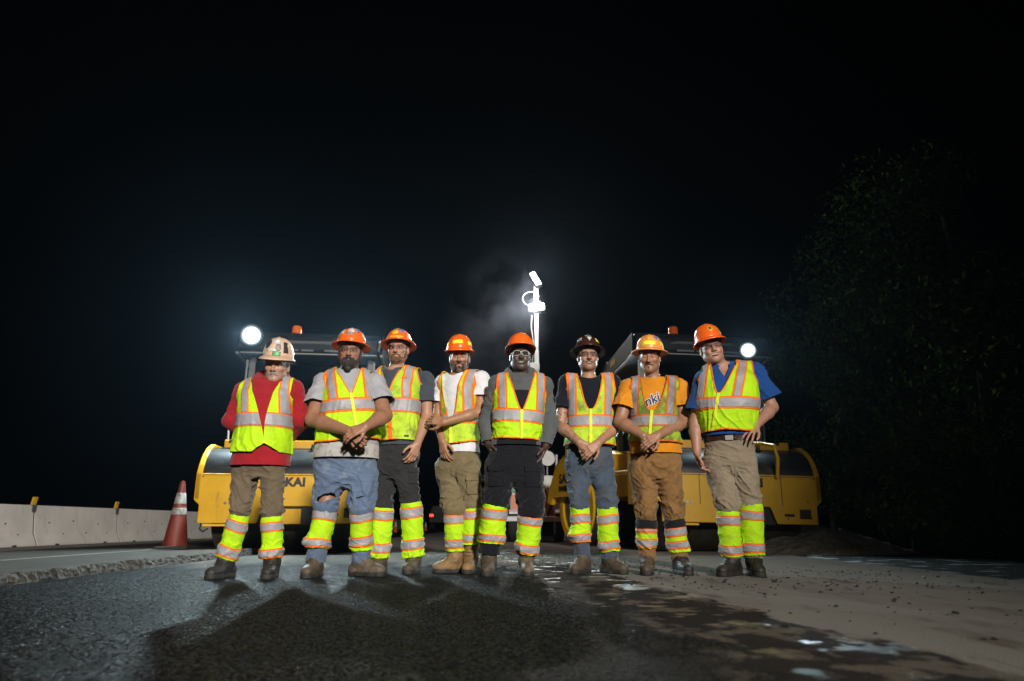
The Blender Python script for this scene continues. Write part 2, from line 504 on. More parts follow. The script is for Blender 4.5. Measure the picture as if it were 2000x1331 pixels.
def ell(c, r, R=None):
    c, r = np.asarray(c, float), np.asarray(r, float)
    R = np.eye(3) if R is None else np.asarray(R, float)
    def fn(X, Y, Z):
        x, y, z = X - c[0], Y - c[1], Z - c[2]
        q = [(R[i][0] * x + R[i][1] * y + R[i][2] * z) for i in range(3)]
        k0 = np.sqrt((q[0] / r[0]) ** 2 + (q[1] / r[1]) ** 2 + (q[2] / r[2]) ** 2)
        k1 = np.sqrt((q[0] / r[0] ** 2) ** 2 + (q[1] / r[1] ** 2) ** 2 + (q[2] / r[2] ** 2) ** 2)
        return k0 * (k0 - 1.0) / (k1 + 1e-9)
    m = r.max()
    return Prim(fn, c - m, c + m)

def loft(sec, e1, e2):
    """stack of rounded sections: rows (z, cx, cy, rx, ry)"""
    S = np.array(sorted(sec), float)
    zz = np.linspace(S[0, 0], S[-1, 0], 80)
    w = [np.interp(zz, S[:, 0], S[:, i]) for i in range(1, 5)]
    for i in range(4):
        for _ in range(5):
            q = w[i].copy()
            q[1:-1] = 0.25 * w[i][:-2] + 0.5 * w[i][1:-1] + 0.25 * w[i][2:]
            w[i] = q
    def fn(X, Y, Z):
        cx, cy, rx, ry = [np.interp(Z, zz, a) for a in w]
        x, y = X - cx, Y - cy
        lx, ly = x * e1[0] + y * e1[1], x * e2[0] + y * e2[1]
        ax, ay = np.abs(lx / rx), np.abs(ly / ry)
        k0 = (ax ** 2.3 + ay ** 2.3) ** (1 / 2.3)
        k1 = np.sqrt((lx / rx ** 2) ** 2 + (ly / ry ** 2) ** 2)
        d = k0 * (k0 - 1.0) / (k1 + 0.5)
        return np.maximum(d, np.maximum(Z - S[-1, 0], S[0, 0] - Z))
    m = max(S[:, 3].max(), S[:, 4].max())
    return Prim(fn, (S[:, 1].min() - m, S[:, 2].min() - m, S[0, 0]), (S[:, 1].max() + m, S[:, 2].max() + m, S[-1, 0]))

def build_field(items, h, lo=None, hi=None, pad=0.05):
    """items: (prim, k[, 'sub'])"""
    L = np.min([p[0].lo for p in items if len(p) < 3], axis=0) - 0.02 if lo is None else np.asarray(lo, float)
    H = np.max([p[0].hi for p in items if len(p) < 3], axis=0) + 0.02 if hi is None else np.asarray(hi, float)
    ax = [np.arange(L[i], H[i] + h, h) for i in range(3)]
    F = np.full([len(a) for a in ax], 0.2, np.float32)
    for it in items:
        p, k = it[0], it[1]
        i0 = [max(0, int(np.searchsorted(ax[i], p.lo[i] - pad)) - 1) for i in range(3)]
        i1 = [min(len(ax[i]), int(np.searchsorted(ax[i], p.hi[i] + pad)) + 1) for i in range(3)]
        if any(i1[i] <= i0[i] for i in range(3)):
            continue
        sl = tuple(slice(i0[i], i1[i]) for i in range(3))
        X = ax[0][sl[0]][:, None, None]; Y = ax[1][sl[1]][None, :, None]; Z = ax[2][sl[2]][None, None, :]
        d = p.fn(X, Y, Z).astype(np.float32)
        f = F[sl]
        if len(it) > 2:
            d = -d
            hh = np.maximum(k - np.abs(f - d), 0) / k if k > 0 else 0
            F[sl] = np.maximum(f, d) + hh * hh * k * 0.25
        else:
            hh = np.maximum(k - np.abs(f - d), 0) / k if k > 0 else 0
            F[sl] = np.minimum(f, d) - hh * hh * k * 0.25
    return ax, F

def surface(ax, F, iso=0.0, smooth=2):
    """surface nets: quad mesh of F == iso"""
    F = F - iso
    ins = F < 0
    nx, ny, nz = F.shape
    cs = np.zeros((nx - 1, ny - 1, nz - 1), np.int8)
    for dx in (0, 1):
        for dy in (0, 1):
            for dz in (0, 1):
                cs += ins[dx:nx - 1 + dx, dy:ny - 1 + dy, dz:nz - 1 + dz]
    act = (cs > 0) & (cs < 8)
    idx = np.full(act.shape, -1, np.int64)
    ci, cj, ck = np.nonzero(act)
    n = len(ci)
    idx[ci, cj, ck] = np.arange(n)
    P = np.zeros((n, 3)); W = np.zeros(n)
    cor = [(a, b, c) for a in (0, 1) for b in (0, 1) for c in (0, 1)]
    fv = {c: F[ci + c[0], cj + c[1], ck + c[2]] for c in cor}
    for c in cor:
        for axis in range(3):
            if c[axis] == 0:
                d = list(c); d[axis] = 1; d = tuple(d)
                f0, f1 = fv[c], fv[d]
                m = (f0 < 0) != (f1 < 0)
                t = np.where(m, f0 / np.where(m, f0 - f1, 1), 0)
                for q in range(3):
                    P[:, q] += np.where(m, c[q] + (t if q == axis else 0), 0)
                W += m
    P /= W[:, None]
    h = [a[1] - a[0] for a in ax]
    V = np.stack([ax[0][ci] + P[:, 0] * h[0], ax[1][cj] + P[:, 1] * h[1], ax[2][ck] + P[:, 2] * h[2]], 1)
    Q = []
    for axis in range(3):
        a, b = [(1, 2), (2, 0), (0, 1)][axis]
        sl0 = [slice(None)] * 3; sl1 = [slice(None)] * 3
        sl0[axis] = slice(0, -1); sl1[axis] = slice(1, None)
        for q in (a, b):
            sl0[q] = slice(1, -1); sl1[q] = slice(1, -1)
        s0, s1 = ins[tuple(sl0)], ins[tuple(sl1)]
        e = np.argwhere(s0 != s1)
        if not len(e):
            continue
        flip = s0[tuple(e.T)]
        base = e.copy()
        base[:, a] += 1; base[:, b] += 1
        def cell(da, db):
            c = base.copy()
            c[:, a] -= da; c[:, b] -= db
            return idx[tuple(c.T)]
        q = np.stack([cell(1, 1), cell(0, 1), cell(0, 0), cell(1, 0)], 1)
        q[~flip] = q[~flip][:, ::-1]
        Q.append(q)
    Q = np.concatenate(Q) if Q else np.zeros((0, 4), np.int64)
    for _ in range(smooth):
        V = relax(V, Q)
    return V, Q

def relax(V, Q, w=0.5):
    n = len(V)
    S = np.zeros((n, 3)); C = np.zeros(n)
    m = Q.shape[1]
    for i in range(m):
        a, b = Q[:, i], Q[:, (i + 1) % m]
        for q in range(3):
            S[:, q] += np.bincount(a, V[b, q], n) + np.bincount(b, V[a, q], n)
        C += np.bincount(a, minlength=n) + np.bincount(b, minlength=n)
    ok = C > 0
    R = V.copy()
    R[ok] = V[ok] * (1 - w) + w * S[ok] / C[ok][:, None]
    return R

def normals(V, F):
    n = np.cross(V[F[:, 2]] - V[F[:, 0]], V[F[:, -1]] - V[F[:, 1]] if F.shape[1] == 4 else V[F[:, 1]] - V[F[:, 0]])
    if F.shape[1] == 3:
        n = -n
    N = np.zeros_like(V)
    for i in range(F.shape[1]):
        for q in range(3):
            N[:, q] += np.bincount(F[:, i], n[:, q], len(V))
    return N / (np.linalg.norm(N, axis=1, keepdims=True) + 1e-12)

def tris(F):
    return F if F.shape[1] == 3 else np.concatenate([F[:, [0, 1, 2]], F[:, [0, 2, 3]]])

def clip(V, F, s, extra=None):
    """keep the part of a triangle mesh where s >= 0; extra: per-vertex arrays carried along"""
    F = tris(F)
    ins = s >= 0
    c = ins[F].sum(1)
    full = F[c == 3]
    out = [full]
    NV = []; NX = []
    E = {}
    def cut(i, j):
        k = (i, j) if i < j else (j, i)
        if k not in E:
            t = s[k[0]] / (s[k[0]] - s[k[1]])
            E[k] = len(V) + len(NV)
            NV.append(V[k[0]] * (1 - t) + V[k[1]] * t)
            if extra is not None:
                NX.append(extra[k[0]] * (1 - t) + extra[k[1]] * t)
        return E[k]
    part = []
    for f in F[(c == 1) | (c == 2)].tolist():
        m = [ins[i] for i in f]
        if sum(m) == 1:
            k = m.index(True)
            a, b, d = f[k], f[(k + 1) % 3], f[(k + 2) % 3]
            part.append((a, cut(a, b), cut(a, d)))
        else:
            k = m.index(False)
            a, b, d = f[k], f[(k + 1) % 3], f[(k + 2) % 3]
            p, q = cut(a, b), cut(a, d)
            part.append((p, b, d)); part.append((p, d, q))
    if part:
        out.append(np.array(part, np.int64))
    G = np.concatenate(out) if len(out) else full
    VV = np.concatenate([V, np.array(NV)]) if NV else V
    XX = None
    if extra is not None:
        XX = np.concatenate([extra, np.array(NX)]) if NX else extra
    used = np.unique(G)
    mp = np.full(len(VV), -1, np.int64)
    mp[used] = np.arange(len(used))
    G = mp[G] if len(G) else np.zeros((0, 3), np.int64)
    if extra is not None:
        return VV[used], G, XX[used]
    return VV[used], G

def _hash(i, j, k, seed):
    n = (i * 374761393 + j * 668265263 + k * 2147483647 + seed * 1274126177) & 0xFFFFFFFF
    n = ((n ^ (n >> 13)) * 1274126177) & 0xFFFFFFFF
    return ((n ^ (n >> 16)) & 0xFFFF) / 32767.5 - 1.0

def noise3(P, seed=0):
    I = np.floor(P).astype(np.int64)
    f = P - I
    f = f * f * (3 - 2 * f)
    r = 0
    for dx in (0, 1):
        for dy in (0, 1):
            for dz in (0, 1):
                w = (f[:, 0] if dx else 1 - f[:, 0]) * (f[:, 1] if dy else 1 - f[:, 1]) * (f[:, 2] if dz else 1 - f[:, 2])
                r = r + w * _hash(I[:, 0] + dx, I[:, 1] + dy, I[:, 2] + dz, seed)
    return r

def folds(V, N, amp, freq, seed, mask=1.0, sharp=True):
    """soft creases: ridged noise stretched by freq"""
    P = V * np.asarray(freq, float)
    n = noise3(P + 17.3 * seed, seed) + 0.5 * noise3(P * 2.1 + 5.1, seed + 3)
    if sharp:
        n = 1.0 - np.abs(n) * 2.0
    m = mask if np.isscalar(mask) else mask[:, None]
    return V + N * (amp * n)[:, None] * m

def creases(V, N, amp, freq, seed, mask=1.0):
    """cloth folds: thin sharp ridges running in warped bands, with softer hollows between"""
    low = noise3(V * 5.0 + 3.7 * seed, seed + 11)
    P = V * np.asarray(freq, float)
    P = P + np.stack([0.9 * low, -0.9 * low, 2.6 * low + V[:, 0] * 14.0 * np.sign(low)], 1) + 9.1 * seed
    n = noise3(P, seed)
    r = np.clip(1.0 - np.abs(n) * 2.2, 0, 1) ** 2
    h = r - 0.35 + 0.35 * noise3(P * 0.5 + 4.0, seed + 5)
    m = mask if np.isscalar(mask) else mask
    return V + N * (amp * h * m)[:, None]

def islands(V, T, least=24):
    """split a triangle mesh into its separate pieces, dropping slivers"""
    par = list(range(len(V)))
    def find(a):
        while par[a] != a:
            par[a] = par[par[a]]
            a = par[a]
        return a
    for (a, b, d) in T.tolist():
        ra, rb, rd = find(a), find(b), find(d)
        par[rb] = ra; par[find(rd)] = ra
    lab = np.array([find(int(t)) for t in T[:, 0]]) if len(T) else np.zeros(0, int)
    res = []
    for k in np.unique(lab):
        f = T[lab == k]
        if len(f) < least:
            continue
        u = np.unique(f)
        mp = np.full(len(V), -1, np.int64); mp[u] = np.arange(len(u))
        res.append((V[u], mp[f]))
    return res
# ------------------------------------------------------------------ road surfaces
def road_material():
    m = bpy.data.materials.new('road_surface')
    m.use_nodes = True
    N, L = m.node_tree.nodes, m.node_tree.links
    b = N['Principled BSDF']
    tc = N.new('ShaderNodeTexCoord')
    def math_(op, a, c=None, d=None):
        n = N.new('ShaderNodeMath'); n.operation = op
        for i, v in enumerate((a, c, d)):
            if v is None: continue
            if isinstance(v, (int, float)): n.inputs[i].default_value = v
            else: L.new(v, n.inputs[i])
        return n.outputs[0]
    def noise(scale, detail=4, rough=0.5, vec=None, stretch=None):
        n = N.new('ShaderNodeTexNoise')
        n.inputs['Scale'].default_value = scale; n.inputs['Detail'].default_value = detail; n.inputs['Roughness'].default_value = rough
        v = vec or tc.outputs['Object']
        if stretch:
            mp = N.new('ShaderNodeMapping'); mp.inputs['Scale'].default_value = stretch
            L.new(v, mp.inputs['Vector']); v = mp.outputs[0]
        L.new(v, n.inputs['Vector'])
        return n.outputs['Fac']
    def ramp(v, a, c, lo=0.0, hi=1.0):
        n = N.new('ShaderNodeMapRange'); n.interpolation_type = 'SMOOTHSTEP'
        n.inputs['From Min'].default_value, n.inputs['From Max'].default_value = a, c
        n.inputs['To Min'].default_value, n.inputs['To Max'].default_value = lo, hi
        L.new(v, n.inputs['Value'])
        return n.outputs[0]
    def mix(f, a, c):
        n = N.new('ShaderNodeMix'); n.data_type = 'RGBA'
        L.new(f, n.inputs['Factor'])
        for k, v in (('A', a), ('B', c)):
            if isinstance(v, tuple): n.inputs[k].default_value = (*v, 1)
            else: L.new(v, n.inputs[k])
        return n.outputs['Result']
    def mixf(f, a, c):
        n = N.new('ShaderNodeMix'); n.data_type = 'FLOAT'
        L.new(f, n.inputs['Factor'])
        for k, v in (('A', a), ('B', c)):
            if isinstance(v, (int, float)): n.inputs[k].default_value = v
            else: L.new(v, n.inputs[k])
        return n.outputs['Result']
    sp = N.new('ShaderNodeSeparateXYZ'); L.new(tc.outputs['Object'], sp.inputs[0])
    X, Y = sp.outputs['X'], sp.outputs['Y']
    # edge of the fresh asphalt: u = 0 where the old concrete begins
    u = math_('ADD', X, math_('MULTIPLY_ADD', Y, 0.125, -1.43))
    wob = math_('MULTIPLY_ADD', noise(1.6, 6, 0.6, stretch=(1, 0.35, 1)), 0.9, -0.45)
    wob2 = math_('MULTIPLY_ADD', noise(7, 5, 0.6, stretch=(1, 0.4, 1)), 0.35, -0.17)
    uw = math_('ADD', u, math_('ADD', wob, wob2))
    conc = ramp(uw, -0.03, 0.05)                               # 1 on dry concrete
    stain = ramp(math_('ADD', u, math_('ADD', wob, math_('MULTIPLY', wob2, 2.0))), -0.75, -0.45)   # 1 right of the pure asphalt
    far_a = ramp(math_('ADD', X, math_('MULTIPLY', wob2, 0.6)), 3.30, 3.42)   # the next asphalt lane
    conc = math_('MULTIPLY', conc, math_('SUBTRACT', 1.0, far_a))
    # asphalt stones
    vo = N.new('ShaderNodeTexVoronoi'); vo.inputs['Scale'].default_value = 135
    L.new(tc.outputs['Object'], vo.inputs['Vector'])
    vr = N.new('ShaderNodeSeparateColor'); L.new(vo.outputs['Color'], vr.inputs[0])
    stone = math_('MULTIPLY_ADD', math_('POWER', vr.outputs[0], 2.0), 3.0, 0.25)
    asp = N.new('ShaderNodeVectorMath'); asp.operation = 'SCALE'
    asp.inputs[0].default_value = (0.0085, 0.0093, 0.0094)
    L.new(stone, asp.inputs['Scale'])
    ccol = mix(noise(0.9, 6, 0.6, stretch=(1, 0.4, 1)), (0.10, 0.092, 0.082), (0.165, 0.150, 0.132))
    ccol = mix(ramp(noise(5.5, 8, 0.7, stretch=(1, 0.25, 1)), 0.52, 0.70), ccol, (0.075, 0.063, 0.05))
    scol = mix(ramp(noise(4.2, 7, 0.65, stretch=(1, 0.7, 1)), 0.50, 0.58), (0.020, 0.018, 0.0165), (0.070, 0.060, 0.048))
    col = mix(stain, asp.outputs[0], scol)
    col = mix(conc, col, ccol)
    col = mix(far_a, col, asp.outputs[0])
    # beyond the fresh strip: milled dust, paled to paint in the lamp light
    dusty_lit = ramp(math_('ADD', Y, math_('MULTIPLY', wob, 3.0)), 6.2, 7.4)
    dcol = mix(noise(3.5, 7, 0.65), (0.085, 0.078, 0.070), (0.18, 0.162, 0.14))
    col = mix(math_('MULTIPLY', dusty_lit, math_('SUBTRACT', 1.0, far_a)), col, dcol)
    col_sock = col
    # wet film on the dirty strip: smooth where puddled
    pud = ramp(noise(3.4, 4, 0.55), 0.56, 0.62)
    wet_zone = math_('MULTIPLY', stain, math_('SUBTRACT', 1.0, conc))
    wet = math_('MULTIPLY', pud, wet_zone)
    r = mixf(stain, 0.26, 0.45)
    r = mixf(conc, r, 0.72)
    r = mixf(far_a, r, 0.38)
    r = mixf(wet, r, 0.30)
    rough_sock = r
    # facets of the stones tilt the normal so single stones glint
    ge = N.new('ShaderNodeNewGeometry')
    rnd = N.new('ShaderNodeVectorMath'); rnd.operation = 'SUBTRACT'
    L.new(vo.outputs['Color'], rnd.inputs[0]); rnd.inputs[1].default_value = (0.5, 0.5, 0.5)
    asph = math_('SUBTRACT', 1.0, math_('MULTIPLY', stain, math_('SUBTRACT', 1.0, far_a)))
    amt = math_('MULTIPLY_ADD', asph, 1.0, 0.06)
    amt = math_('MULTIPLY', amt, math_('SUBTRACT', 1.0, wet))
    sc = N.new('ShaderNodeVectorMath'); sc.operation = 'SCALE'
    L.new(rnd.outputs[0], sc.inputs[0]); L.new(amt, sc.inputs['Scale'])
    ad = N.new('ShaderNodeVectorMath'); ad.operation = 'ADD'
    L.new(ge.outputs['Normal'], ad.inputs[0]); L.new(sc.outputs[0], ad.inputs[1])
    nm = N.new('ShaderNodeVectorMath'); nm.operation = 'NORMALIZE'
    L.new(ad.outputs[0], nm.inputs[0])
    # relief: stones, roller seam, concrete brushing
    seam = math_('ABSOLUTE', math_('ADD', math_('ADD', X, math_('MULTIPLY_ADD', Y, 0.125, 1.13)), math_('MULTIPLY_ADD', noise(6, 4), 0.05, -0.025)))
    seamb = math_('MULTIPLY', ramp(seam, 0.0, 0.035, 1.0, 0.0), 0.8)
    hgt = math_('ADD', math_('MULTIPLY', math_('SUBTRACT', 1.0, vo.outputs['Distance']), 0.4), math_('ADD', seamb, math_('MULTIPLY', noise(90, 4), 0.35)))
    hgt = math_('MULTIPLY', hgt, math_('SUBTRACT', 1.0, math_('MULTIPLY', wet, 0.97)))
    bp = N.new('ShaderNodeBump'); bp.inputs['Strength'].default_value = 0.45; bp.inputs['Distance'].default_value = 0.012
    L.new(hgt, bp.inputs['Height']); L.new(nm.outputs[0], bp.inputs['Normal'])
    # matt ground, a weak even gloss from the stone facets, and a real water film where it is puddled
    out = N['Material Output']
    df = N.new('ShaderNodeBsdfDiffuse'); df.inputs['Roughness'].default_value = 0.6
    L.new(col_sock, df.inputs['Color']); L.new(bp.outputs[0], df.inputs['Normal'])
    gl = N.new('ShaderNodeBsdfGlossy')
    L.new(rough_sock, gl.inputs['Roughness']); L.new(bp.outputs[0], gl.inputs['Normal'])
    fr = N.new('ShaderNodeFresnel'); fr.inputs['IOR'].default_value = 1.33
    spark = math_('MULTIPLY_ADD', ramp(vr.outputs[1], 0.84, 0.98), 0.12, 0.034)
    dry = mixf(asph, 0.008, spark)
    fac = mixf(wet, dry, math_('MULTIPLY_ADD', fr.outputs[0], 0.8, 0.10))
    mx = N.new('ShaderNodeMixShader')
    L.new(fac, mx.inputs[0]); L.new(df.outputs[0], mx.inputs[1]); L.new(gl.outputs[0], mx.inputs[2])
    L.new(mx.outputs[0], out.inputs['Surface'])
    N.remove(b)
    return m

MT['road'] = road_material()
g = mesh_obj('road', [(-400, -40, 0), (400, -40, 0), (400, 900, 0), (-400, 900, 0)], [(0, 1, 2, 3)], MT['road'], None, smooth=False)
tag(g, kind='structure')

# the old lane on the left, one lift higher, with a broken milled edge facing us
EDGE_X = -3.12
def edge_x(y):
    return EDGE_X - 0.012 * (y - 5.5)
nY = 420
ys = np.concatenate([np.linspace(-6, 14, 340), np.linspace(14.2, 320, nY - 340)])
jag = 0.022 * noise3(np.stack([ys * 3, ys * 0, ys * 0], 1), 3) + 0.012 * noise3(np.stack([ys * 13, ys * 0, ys * 0], 1), 5)
lipz = 0.068 + 0.010 * noise3(np.stack([ys * 4, ys * 0, ys * 0], 1), 9) + 0.006 * noise3(np.stack([ys * 17, ys * 0, ys * 0], 1), 12)
V, F = [], []
for i, y in enumerate(ys):
    x = edge_x(y)
    V += [(x + 0.035 + jag[i] * 0.4, y, -0.004), (x + 0.012 + jag[i], y, 0.035), (x + jag[i], y, lipz[i]), (x - 0.10 + jag[i] * 0.5, y, 0.073), (x - 0.6, y, 0.066), (-8.9, y, -0.035), (-60, y, -0.05)]
for i in range(nY - 1):
    for k in range(2, 6):
        F.append((i * 7 + k, i * 7 + k + 1, (i + 1) * 7 + k + 1, (i + 1) * 7 + k))
MT['old_road'] = mat('old_road', (0.050, 0.043, 0.036), 0.8, spec=0.06, var=0.25, vscale=3, bump=0.5, bscale=120, dirt=(0.05, 0.045, 0.04), dscale=2.2, damt=0.8, dstretch=(1, 0.15, 1), cover=0.48)
o = mesh_obj('old_pavement', V, F, MT['old_road'], None, smooth=False)
tag(o, kind='structure')
# the broken face itself: rough stone rows, finer than the top
yy = np.linspace(-1.0, 14.0, 1500)
rowsz = np.linspace(0.0, 1.0, 9)
Ve = []
ipx = np.interp(yy, ys, jag); ipz = np.interp(yy, ys, lipz)
for t in rowsz:
    q = np.stack([yy * 22, np.full_like(yy, t * 3.1), yy * 0], 1)
    q2 = np.stack([yy * 70, np.full_like(yy, t * 7.3), yy * 0], 1)
    bite = (0.009 * noise3(q, 31) + 0.007 * noise3(q2, 33)) * (1 if t < 0.99 else 0.6)
    xb = edge_x(yy) + ipx + 0.036 * (1 - t) + bite + 0.004
    Ve.append(np.stack([xb, yy, -0.004 + (ipz + 0.005) * t], 1))
Ve.append(np.stack([edge_x(yy) + ipx - 0.03, yy, ipz + 0.0012], 1))
nr_ = len(Ve); ny_ = len(yy)
Fe = [(r_ * ny_ + k, r_ * ny_ + k + 1, (r_ + 1) * ny_ + k + 1, (r_ + 1) * ny_ + k) for r_ in range(nr_ - 1) for k in range(ny_ - 1)]
MT['broken_edge'] = mat('broken_edge', (0.050, 0.041, 0.031), 0.85, spec=0.25, var=0.5, vscale=40, bump=0.8, bscale=90, dirt=(0.014, 0.012, 0.011), dscale=9, damt=0.95, cover=0.47, dstretch=(1, 1, 0.5))
mesh_obj('broken_edge', np.concatenate(Ve), Fe, MT['broken_edge'], o, smooth=False)

# painted lane line on the old pavement, faint
V, F = [], []
for i in range(60):
    y = 4 + i * 0.8
    x = -4.35 - 0.012 * y
    z = 0.066 - 0.101 * ((-x - 3.75) / 5.15) + 0.005
    V += [(x - 0.05, y, z + 0.001), (x + 0.05, y, z - 0.001)]
F = [(2 * i, 2 * i + 1, 2 * i + 3, 2 * i + 2) for i in range(59)]
tag(mesh_obj('lane_line', V, F, mat('worn_paint', (0.11, 0.10, 0.09), 0.7, dirt=(0.05, 0.045, 0.04), damt=1.0, dscale=14, cover=0.42), None, smooth=False), kind='structure')

# ------------------------------------------------------------------ concrete barrier segments
BX = -8.45
def barrier_mesh():
    prof = [(-0.24, 0), (-0.24, 0.06), (-0.15, 0.24), (-0.085, 0.70), (-0.065, 0.715), (0.065, 0.715), (0.085, 0.70), (0.15, 0.24), (0.24, 0.06), (0.24, 0)]
    return prof
SEG = 2.6
labels = ['pale concrete barrier at the edge of the picture with a grey joint plate', 'pale concrete barrier between the two nearest yellow markers', 'pale concrete barrier just short of the large traffic cone', 'pale concrete barrier behind the large traffic cone']
proto = None
for i in range(20):
    y0 = 12.3 - SEG + i * SEG
    if i == 0:
        root = empty('concrete_barrier', (BX, y0, -0.03))
        mb = MB().prism(barrier_mesh(), 'y', 0.008, SEG - 0.008)
        mb.build('barrier_body', MT['concrete_barrier'], root, bevel=0.015)
        MB().box(-0.012, 0.10, SEG - 0.07, SEG + 0.05, 0.50, 0.722).build('joint_plate', MT['steel_plate'], root, bevel=0.006)
        jp = [(x * 0.97, z) for x, z in barrier_mesh()]
        MB().prism([(x, min(z, 0.705)) for x, z in jp], 'y', SEG - 0.009, SEG + 0.009).build('joint_gap_shade', MT['slot_dark'], root)  # dark slab added so the gap between segments reads as shaded
        for yy in (0.55, SEG - 0.55):
            MB().box(0.15, 0.246, yy - 0.05, yy + 0.05, 0.0, 0.055).build('drain_slot', MT['slot_dark'], root)
        mk = MB(); mk.box(-0.012, 0.012, SEG + 0.08 - 0.06, SEG + 0.08 + 0.06, 0.71, 0.86)
        mk.V = [(x, y + (z - 0.71) * 0.25, z) for x, y, z in mk.V]
        mkr = mk.build('marker_plate', MT['delineator'], root, bevel=0.004)
        mkr['label'] = 'small yellow marker plate standing on the barrier top'
        for yy, zz in ((0.4, 0.42), (1.1, 0.45), (1.9, 0.40), (0.8, 0.22), (1.5, 0.23), (2.2, 0.22)):
            r_ = 0.15 - (zz - 0.24) * 0.14 if zz > 0.24 else 0.155
            MB().cyl((r_ - 0.02, yy, zz), (r_ + 0.012, yy, zz), 0.012, n=8).build('tie_hole', MT['slot_dark'], root)
        proto = root
    else:
        root = copy_tree(proto)
        root.location = (BX, y0, -0.03)
        for ch in root.children:
            if i >= 6 and ch.name.startswith('tie_hole'):
                bpy.data.objects.remove(ch)
    if i < 4:
        tag(root, labels[i], 'barrier', 'concrete barriers along the closed lane')
    else:
        tag(root, 'far concrete barrier in the line running on behind the machines', 'barrier', 'concrete barriers along the closed lane')

# ------------------------------------------------------------------ traffic cones
def cone(loc, h, label, worn=True, rz=0.0, lean=0.0):
    root = empty('traffic_cone', tuple(loc), rz)
    root.rotation_euler = (lean, 0, rz)
    om, bm_ = (MT['cone_orange'], MT['cone_band']) if worn else (MT['cone_clean'], MT['cone_clean_band'])
    r0, r1, zb = 0.155 * h / 0.9, 0.032 * h / 0.9, 0.055 * h / 0.9
    R = lambda z: r0 + (r1 - r0) * (z - zb) / (h - zb)
    s = 0.21 * h / 0.9
    MB().box(-s, s, -s, s, 0, zb * 0.8).build('base', MT['rubber'], root, bevel=0.012)
    n = 24
    MB().lathe([(R(zb) * 1.12, zb * 0.75), (R(zb), zb * 1.2), (R(h * 0.97), h * 0.97), (R(h) * 0.9, h), (R(h) * 0.55, h + 0.002), (R(h) * 0.5, h - 0.03)], n=n).build('cone_body', om, root, smooth=True)
    for (a, b) in ((0.50, 0.60), (0.66, 0.82)):
        MB().lathe([(R(a * h) + 0.0005, a * h), (R(a * h) + 0.003, a * h + 0.003), (R(b * h) + 0.003, b * h - 0.003), (R(b * h) + 0.0005, b * h)], n=n).build('reflective_band', bm_, root, smooth=True)
    tag(root, label, 'traffic cone', 'traffic cones on the road')
    return root
pc = on_ground(341, 1073, 0.052)
pt = at(349, 940, pc[1])
cone((pc[0], pc[1], 0.052), pt[2] - 0.052, 'large grimy orange cone with two dirty white bands at the pavement edge', True, 0.15, 0.0)
def far_cone(px, py_base, hpx, label):
    p = on_ground(px, py_base)
    t = at(px, py_base - hpx, p[1])
    cone(p, max(0.5, t[2]), label, False, random.random())
far_cone(772, 1042, 26, 'far orange cone seen between the two legs of the charcoal trousers')
far_cone(787, 1041, 23, 'far orange cone seen beside the second gaiter of the charcoal trousers')
far_cone(831, 1040, 20, 'far orange cone beside the open gap behind the white tee worker')
far_cone(867, 1035, 14, 'tiny far orange cone in front of the dark parked vehicle')

# ------------------------------------------------------------------ gravel heap and loose crumbs
def heap(name, c, rx, ry, h, seed):
    n = 60
    V, F = [], []
    for i in range(n):
        for k in range(n):
            x, y = -1 + 2 * i / (n - 1), -1 + 2 * k / (n - 1)
            V.append((x * rx, y * ry, 0))
    V = np.array(V)
    r = np.hypot(V[:, 0] / rx, V[:, 1] / ry)
    z = h * np.clip(1 - r, 0, 1) ** 0.8 * (1 + 0.35 * noise3(V * 2.2, seed))
    z += (0.03 * noise3(V * 14, seed + 1) + 0.02 * noise3(V * 32, seed + 2)) * (r < 0.97)
    V[:, 2] = np.where(r < 1, np.maximum(z, 0), -0.02)
    F = [(i * n + k, i * n + k + 1, (i + 1) * n + k + 1, (i + 1) * n + k) for i in range(n - 1) for k in range(n - 1)]
    o = mesh_obj(name, V, F, MT['gravel_pile'], None)
    o.location = c
    return o
p = on_ground(1650, 1088)
o = heap('gravel_heap', (p[0] + 0.3, p[1] + 1.6, 0), 1.3, 1.2, 0.30, 4)
tag(o, 'low grey heap of gravel beside the front of the roller on the verge side', 'gravel heap')

V, F = [], []
def crumb(x, y, r):
    n = len(V)
    a = random.random() * 6.28
    for (dx, dy, dz) in ((1, 0, 0.2), (-1, 0.1, 0.25), (0.1, 1, 0.3), (0, -1, 0.2), (0.1, 0.1, 1.0), (0.5, 0.5, 0.7), (-0.5, -0.3, 0.8)):
        k = r * random.uniform(0.7, 1.2)
        V.append((x + k * (dx * cos(a) - dy * sin(a)), y + k * (dx * sin(a) + dy * cos(a)), 0.0 + k * dz * 0.75))
    F.extend([tuple(n + i for i in f) for f in ((0, 5, 3), (0, 2, 5), (2, 4, 5), (5, 4, 3), (2, 1, 4), (1, 6, 4), (6, 3, 4), (1, 3, 6), (0, 3, 1), (0, 1, 2))])
for _ in range(620):
    x = random.uniform(0.7, 3.3)
    y = random.choice([random.gauss(5.3, 0.5), random.gauss(4.6, 0.5), random.uniform(2.2, 7.5)])
    dens = 1.0 if abs(x - 1.9) < 0.8 else 0.45
    if random.random() < dens:
        crumb(x, y, random.choice([0.006, 0.008, 0.012, 0.009]) * random.uniform(0.6, 1.5))
for _ in range(500):
    x = random.uniform(-0.2, 1.2)
    y = random.uniform(5.6, 9.0)
    crumb(x, y, random.uniform(0.005, 0.014))
for (px, py, r) in ((1535, 1226, 0.020), (1500, 1209, 0.012), (1604, 1158, 0.015), (1513, 1138, 0.02), (1560, 1142, 0.016), (1494, 1167, 0.012), (1868, 1200, 0.018), (1923, 1251, 0.011), (1748, 1197, 0.009), (1735, 1188, 0.01)):
    q = on_ground(px, py)
    crumb(q[0], q[1], r)
